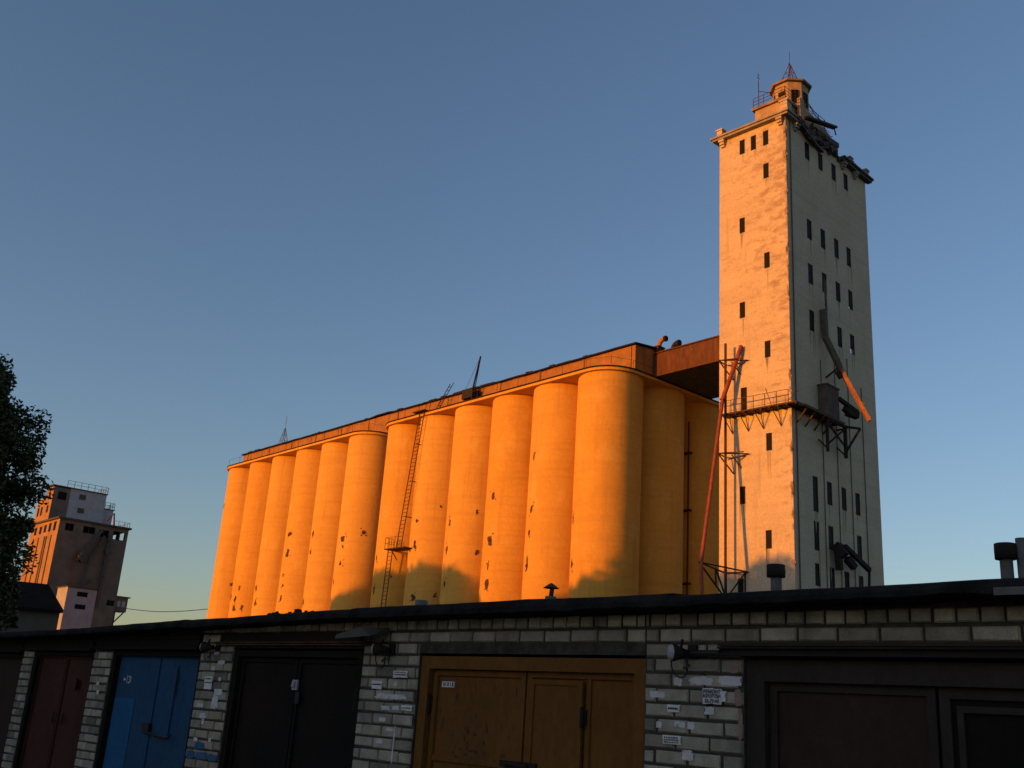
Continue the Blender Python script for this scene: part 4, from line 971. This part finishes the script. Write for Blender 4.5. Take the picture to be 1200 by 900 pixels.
# wall lamps on the pillars
def wall_lamp(x, z, label, s=1.0, turn=0):
    t = thing('wall_lamp', (*at_frame(GAR_LOC, GAR_ROT, (x, -.13)), z), GAR_ROT, label, 'lamp', 'lamps on the garage pillars')
    t.scale = (s,s,s)
    mb = MB(); mb.lathe([(0,-.045),(.03,-.043),(.046,-.034),(.052,-.02)], (-.0,0,0), 20, 0, 'X'); mb.build('lens', M['lampglass'], t).rotation_euler.z = turn
    mb = MB(); mb.lathe([(.054,-.022),(.057,-.018),(.056,.0),(.045,.03),(.03,.07),(.024,.10),(0,.102)], (0,0,0), 20, 0, 'X'); mb.build('housing', M['black_steel'], t).rotation_euler.z = turn
    mb = MB(); mb.bar((.05,0,.02),(.05,.02,.085),.014); mb.bar((.06,.0,0),(.06,.125,0),.02,.03); mb.box(.03,.10,.108,.127,-.03,.06); mb.build('bracket', M['black_steel'], t)
    mb = MB(); pts = [(.085,.02,-.02)]+[(.02+.062*math.cos(R(a)), .03-.02*math.sin(R(a)), -.085+.07*math.sin(R(a))) for a in range(0,-181,-20)]+[(-.045,.03,-.03),(-.03,.03,.02)]
    mb.tube(pts, .0055, 6); mb.bar((.06,.02,-.1),(.1,.03,-.075),.016); mb.build('cable', M['cable'], t)
    return t
wall_lamp(.02, 2.115, 'round pale lamp with looped cable on the pillar right of the ochre door', 1.0, R(58))
wall_lamp(-3.11, 2.125, 'round lamp with looped cable on the pillar between blackened and ochre doors', 1.0, R(35))
wall_lamp(-6.03, 2.135, 'small lamp with hanging cable on the pillar right of the blue door', 1.0, R(30))

# paper notices
def notice(x0, x1, z0, z1, label, lines=None, text=None, y=-.012, seed=1, tear=False):
    t = thing('paper_notice', (*at_frame(GAR_LOC, GAR_ROT, ((x0+x1)/2, y)), z0), GAR_ROT, label, 'notice', 'paper notices on the pillars')
    wd = x1-x0; h = z1-z0; q = random.Random(seed); n = 6
    mb = MB(); vs = []
    for i in range(n+1):
        for j in range(n+1):
            dx = q.uniform(-.004,.004) if (i in (0,n) or j in (0,n)) and tear else 0
            vs.append((-wd/2+wd*i/n+dx, .0025*math.sin(i*1.3+j)+q.uniform(-.001,.001), h*j/n+dx*.8))
    mb.add(vs, [(i*(n+1)+j,(i+1)*(n+1)+j,(i+1)*(n+1)+j+1,i*(n+1)+j+1) for i in range(n) for j in range(n)], 0, True)
    mb.add([(a,b+.0015,c) for a,b,c in vs], [(i*(n+1)+j,i*(n+1)+j+1,(i+1)*(n+1)+j+1,(i+1)*(n+1)+j) for i in range(n) for j in range(n)], 0, True)
    mb.build('sheet', M['paper'], t)
    if lines:
        lm_ = MB()
        for (zz, hh) in lines:
            x = -wd*.4
            while x < wd*.38:
                l = q.uniform(.008,.02); lm_.box(x, min(x+l, wd*.4), -.0062, -.0055, h*zz, h*zz+hh*q.uniform(.7,1)); x += l+.005
        lm_.build('print', M['ink'], t)
    if text:
        vs=[]; fs=[]; ms=[]
        for (s, zz, size) in text:
            cu = bpy.data.curves.new('text_outline', 'FONT'); cu.body = s; cu.size = size; cu.align_x = 'CENTER'; cu.resolution_u = 3; cu.offset = .0011
            ob = bpy.data.objects.new('text_outline', cu); COL.objects.link(ob)
            bpy.context.view_layer.update()
            me = bpy.data.meshes.new_from_object(ob.evaluated_get(bpy.context.evaluated_depsgraph_get()))
            o = len(vs); sh = .12
            vs += [(v.co.x + v.co.y*sh, -.0065, v.co.y + h*zz) for v in me.vertices]; fs += [tuple(o+i for i in p.vertices) for p in me.polygons]
            bpy.data.objects.remove(ob); bpy.data.curves.remove(cu); bpy.data.meshes.remove(me)
        tm = MB(); tm.add(vs, fs); tm.build('lettering', M['ink'], t)
    return t
notice(.165, .305, 1.806, 1.902, 'white roof repair notice in block letters on the rightmost brick pillar', text=[('РЕМОНТ',.69,.031),('КРОВЛИ',.39,.031),('33-77-93',.08,.030)], seed=4, tear=True)
notice(.30, .335, 1.825, 1.888, 'torn strip of blank paper beside the roof repair notice', seed=5, tear=True)
notice(-.115, -.015, 1.742, 1.79, 'small one-line paper notice on the rightmost brick pillar', lines=[(.4,.012)], seed=6, tear=True)
notice(-.148, -.005, 1.543, 1.598, 'small wide paper notice of three lines, lower on the rightmost pillar', lines=[(.68,.008),(.42,.008),(.16,.008)], seed=7)
notice(-3.0, -2.81, 1.90, 1.958, 'white paper notice high on the pillar left of the ochre door', lines=[(.7,.008),(.35,.01)], seed=8, tear=True)
notice(-3.28, -3.14, 1.80, 1.868, 'crumpled paper notice left on the pillar left of the ochre door', lines=[(.5,.012)], seed=9, tear=True)
notice(-2.85, -2.71, 1.636, 1.678, 'small pale notice beside the ochre door edge, lower on its pillar', lines=[(.45,.009)], seed=10, tear=True)
notice(-6.14, -5.98, 1.715, 1.842, 'white torn notice on the pillar right of the blue door', lines=[(.8,.012),(.5,.012)], seed=11, tear=True)

# vents and junk on the garage roofs
def vent(x, y, z0, z1, r, label, cap=None, kind='capped'):
    t = thing('roof_vent', (*at_frame(GAR_LOC, GAR_ROT, (x,y)), z0), GAR_ROT, label, 'vent pipe', 'vent pipes on the garage roofs')
    H = z1-z0
    if kind == 'capped':
        rc, hc = cap
        mb = MB(); mb.tube([(0,0,0),(0,0,H-hc*.5)], r, 16); mb.build('pipe', M['asbestos'], t)
        mb = MB(); mb.lathe([(r*.9,H-hc),(rc,H-hc),(rc*1.02,H-hc*.5),(rc,H-.004),(rc*.94,H),(0,H)], n=20); mb.build('cap', M['black_steel'], t)
    elif kind == 'mushroom':
        mb = MB(); mb.tube([(0,0,0),(0,0,H-.14)], r, 14); mb.build('pipe', M['asbestos'], t)
        mb = MB(); mb.tube([(.0,0,H-.16),(.015,0,H-.05)], r*.4, 8); mb.lathe([(r*1.45,H-.055),(r*.4,H-.012),(0,H)], n=16); mb.build('hat', M['rust'], t)
    else:
        mb = MB(); mb.lathe([(r,0),(r,H),(r*.82,H),(r*.82,H-.3)], n=18); mb.build('pipe', M['asbestos'], t)
    return t
vent(-.47, 2.0, 2.45, 3.024, .047, 'grey vent pipe with a dark drum cap in front of the tall tower', (.078,.105))
vent(1.415, 2.0, 2.45, 3.08, .045, 'drum-capped vent pipe at the right edge beside the tall stack', (.075,.115))
vent(1.515, 2.05, 2.45, 3.12, .042, 'tall bare stack pipe at the right edge of the garage roof', kind='bare')
vent(-3.06, 2.0, 2.45, 2.975, .058, 'short vent pipe with a rusty mushroom hat on the garage roof', kind='mushroom')
vent(-5.08, 2.0, 2.45, 2.853, .075, 'short bare stub pipe on the roof of the blackened door garage', kind='bare')
vent(-1.15, 1.0, 2.45, 2.66, .05, 'low pale stub pipe on the roof above the right-hand lamp', kind='bare')
for (x,y,w_,h_,lb) in ((-7.94,2.0,.12,.05,'low dark heap of scrap on the roof, left one of two'),(-7.42,2.0,.14,.06,'rounded dark heap of scrap on the roof, right one of two')):
    t = thing('scrap_heap', (*at_frame(GAR_LOC, GAR_ROT, (x,y)), 2.42), GAR_ROT, lb, 'scrap')
    mb = MB(); q = random.Random(int(x*100))
    for k in range(14): mb.bar((q.uniform(-w_,w_)*.6,q.uniform(-.2,.2),0),(q.uniform(-w_,w_)*.6,q.uniform(-.2,.2),.31+h_*q.uniform(.2,1)),q.uniform(.03,.07))
    mb.build('scrap', M['black_steel'], t)

# ------------------------------------------------------------------ light, sky, camera
wld = bpy.data.worlds.new('World'); scene.world = wld; wld.use_nodes = True
nt = wld.node_tree; bg = nt.nodes['Background']
sky = nt.nodes.new('ShaderNodeTexSky'); sky.sky_type = 'NISHITA'; sky.sun_disc = False
sky.sun_elevation = SUN_EL; sky.sun_rotation = SUN_AZ
sky.air_density = 1.0; sky.dust_density = .8; sky.ozone_density = 2.0; sky.altitude = 0
wb = nt.nodes.new('ShaderNodeMix'); wb.data_type = 'RGBA'; wb.blend_type = 'MULTIPLY'; wb.inputs[0].default_value = 1.0
wb.inputs[7].default_value = (1.0,.955,1.07,1)      # white balance of the evening sky
nt.links.new(sky.outputs['Color'], wb.inputs[6]); nt.links.new(wb.outputs[2], bg.inputs['Color']); bg.inputs['Strength'].default_value = .15
sl = bpy.data.lights.new('sun', 'SUN'); sl.energy = 3.42; sl.angle = R(.53); sl.color = (1.0,.295,.0)
so = bpy.data.objects.new('sun', sl); COL.objects.link(so)
dv = Vector((sx*math.cos(SUN_EL), sy*math.cos(SUN_EL), math.sin(SUN_EL)))
so.rotation_euler = dv.to_track_quat('Z','Y').to_euler()

cam = bpy.data.cameras.new('camera'); co_ = bpy.data.objects.new('camera', cam); COL.objects.link(co_)
cam.sensor_width = 36; cam.lens = 1196/1200*36; cam.clip_start = .05; cam.clip_end = 6000
th, ro_ = .314, .0675
s_, c_ = math.sin(th), math.cos(th); r0 = Vector((1,0,0)); u0 = Vector((0,-s_,c_)); f0 = Vector((0,c_,s_))
cx = r0*math.cos(ro_) + u0*math.sin(ro_); cy = -r0*math.sin(ro_) + u0*math.cos(ro_)
mt = Matrix((cx, cy, -f0)).transposed().to_4x4(); mt.translation = Vector((0,0,1.65)); co_.matrix_world = mt
scene.camera = co_
scene.view_settings.view_transform = 'Standard'; scene.view_settings.look = 'None'
scene.view_settings.exposure = .62; scene.view_settings.gamma = 1; scene.view_settings.use_curve_mapping = False
for m_ in bpy.data.materials:
    if 'tree' in m_: del m_['tree']
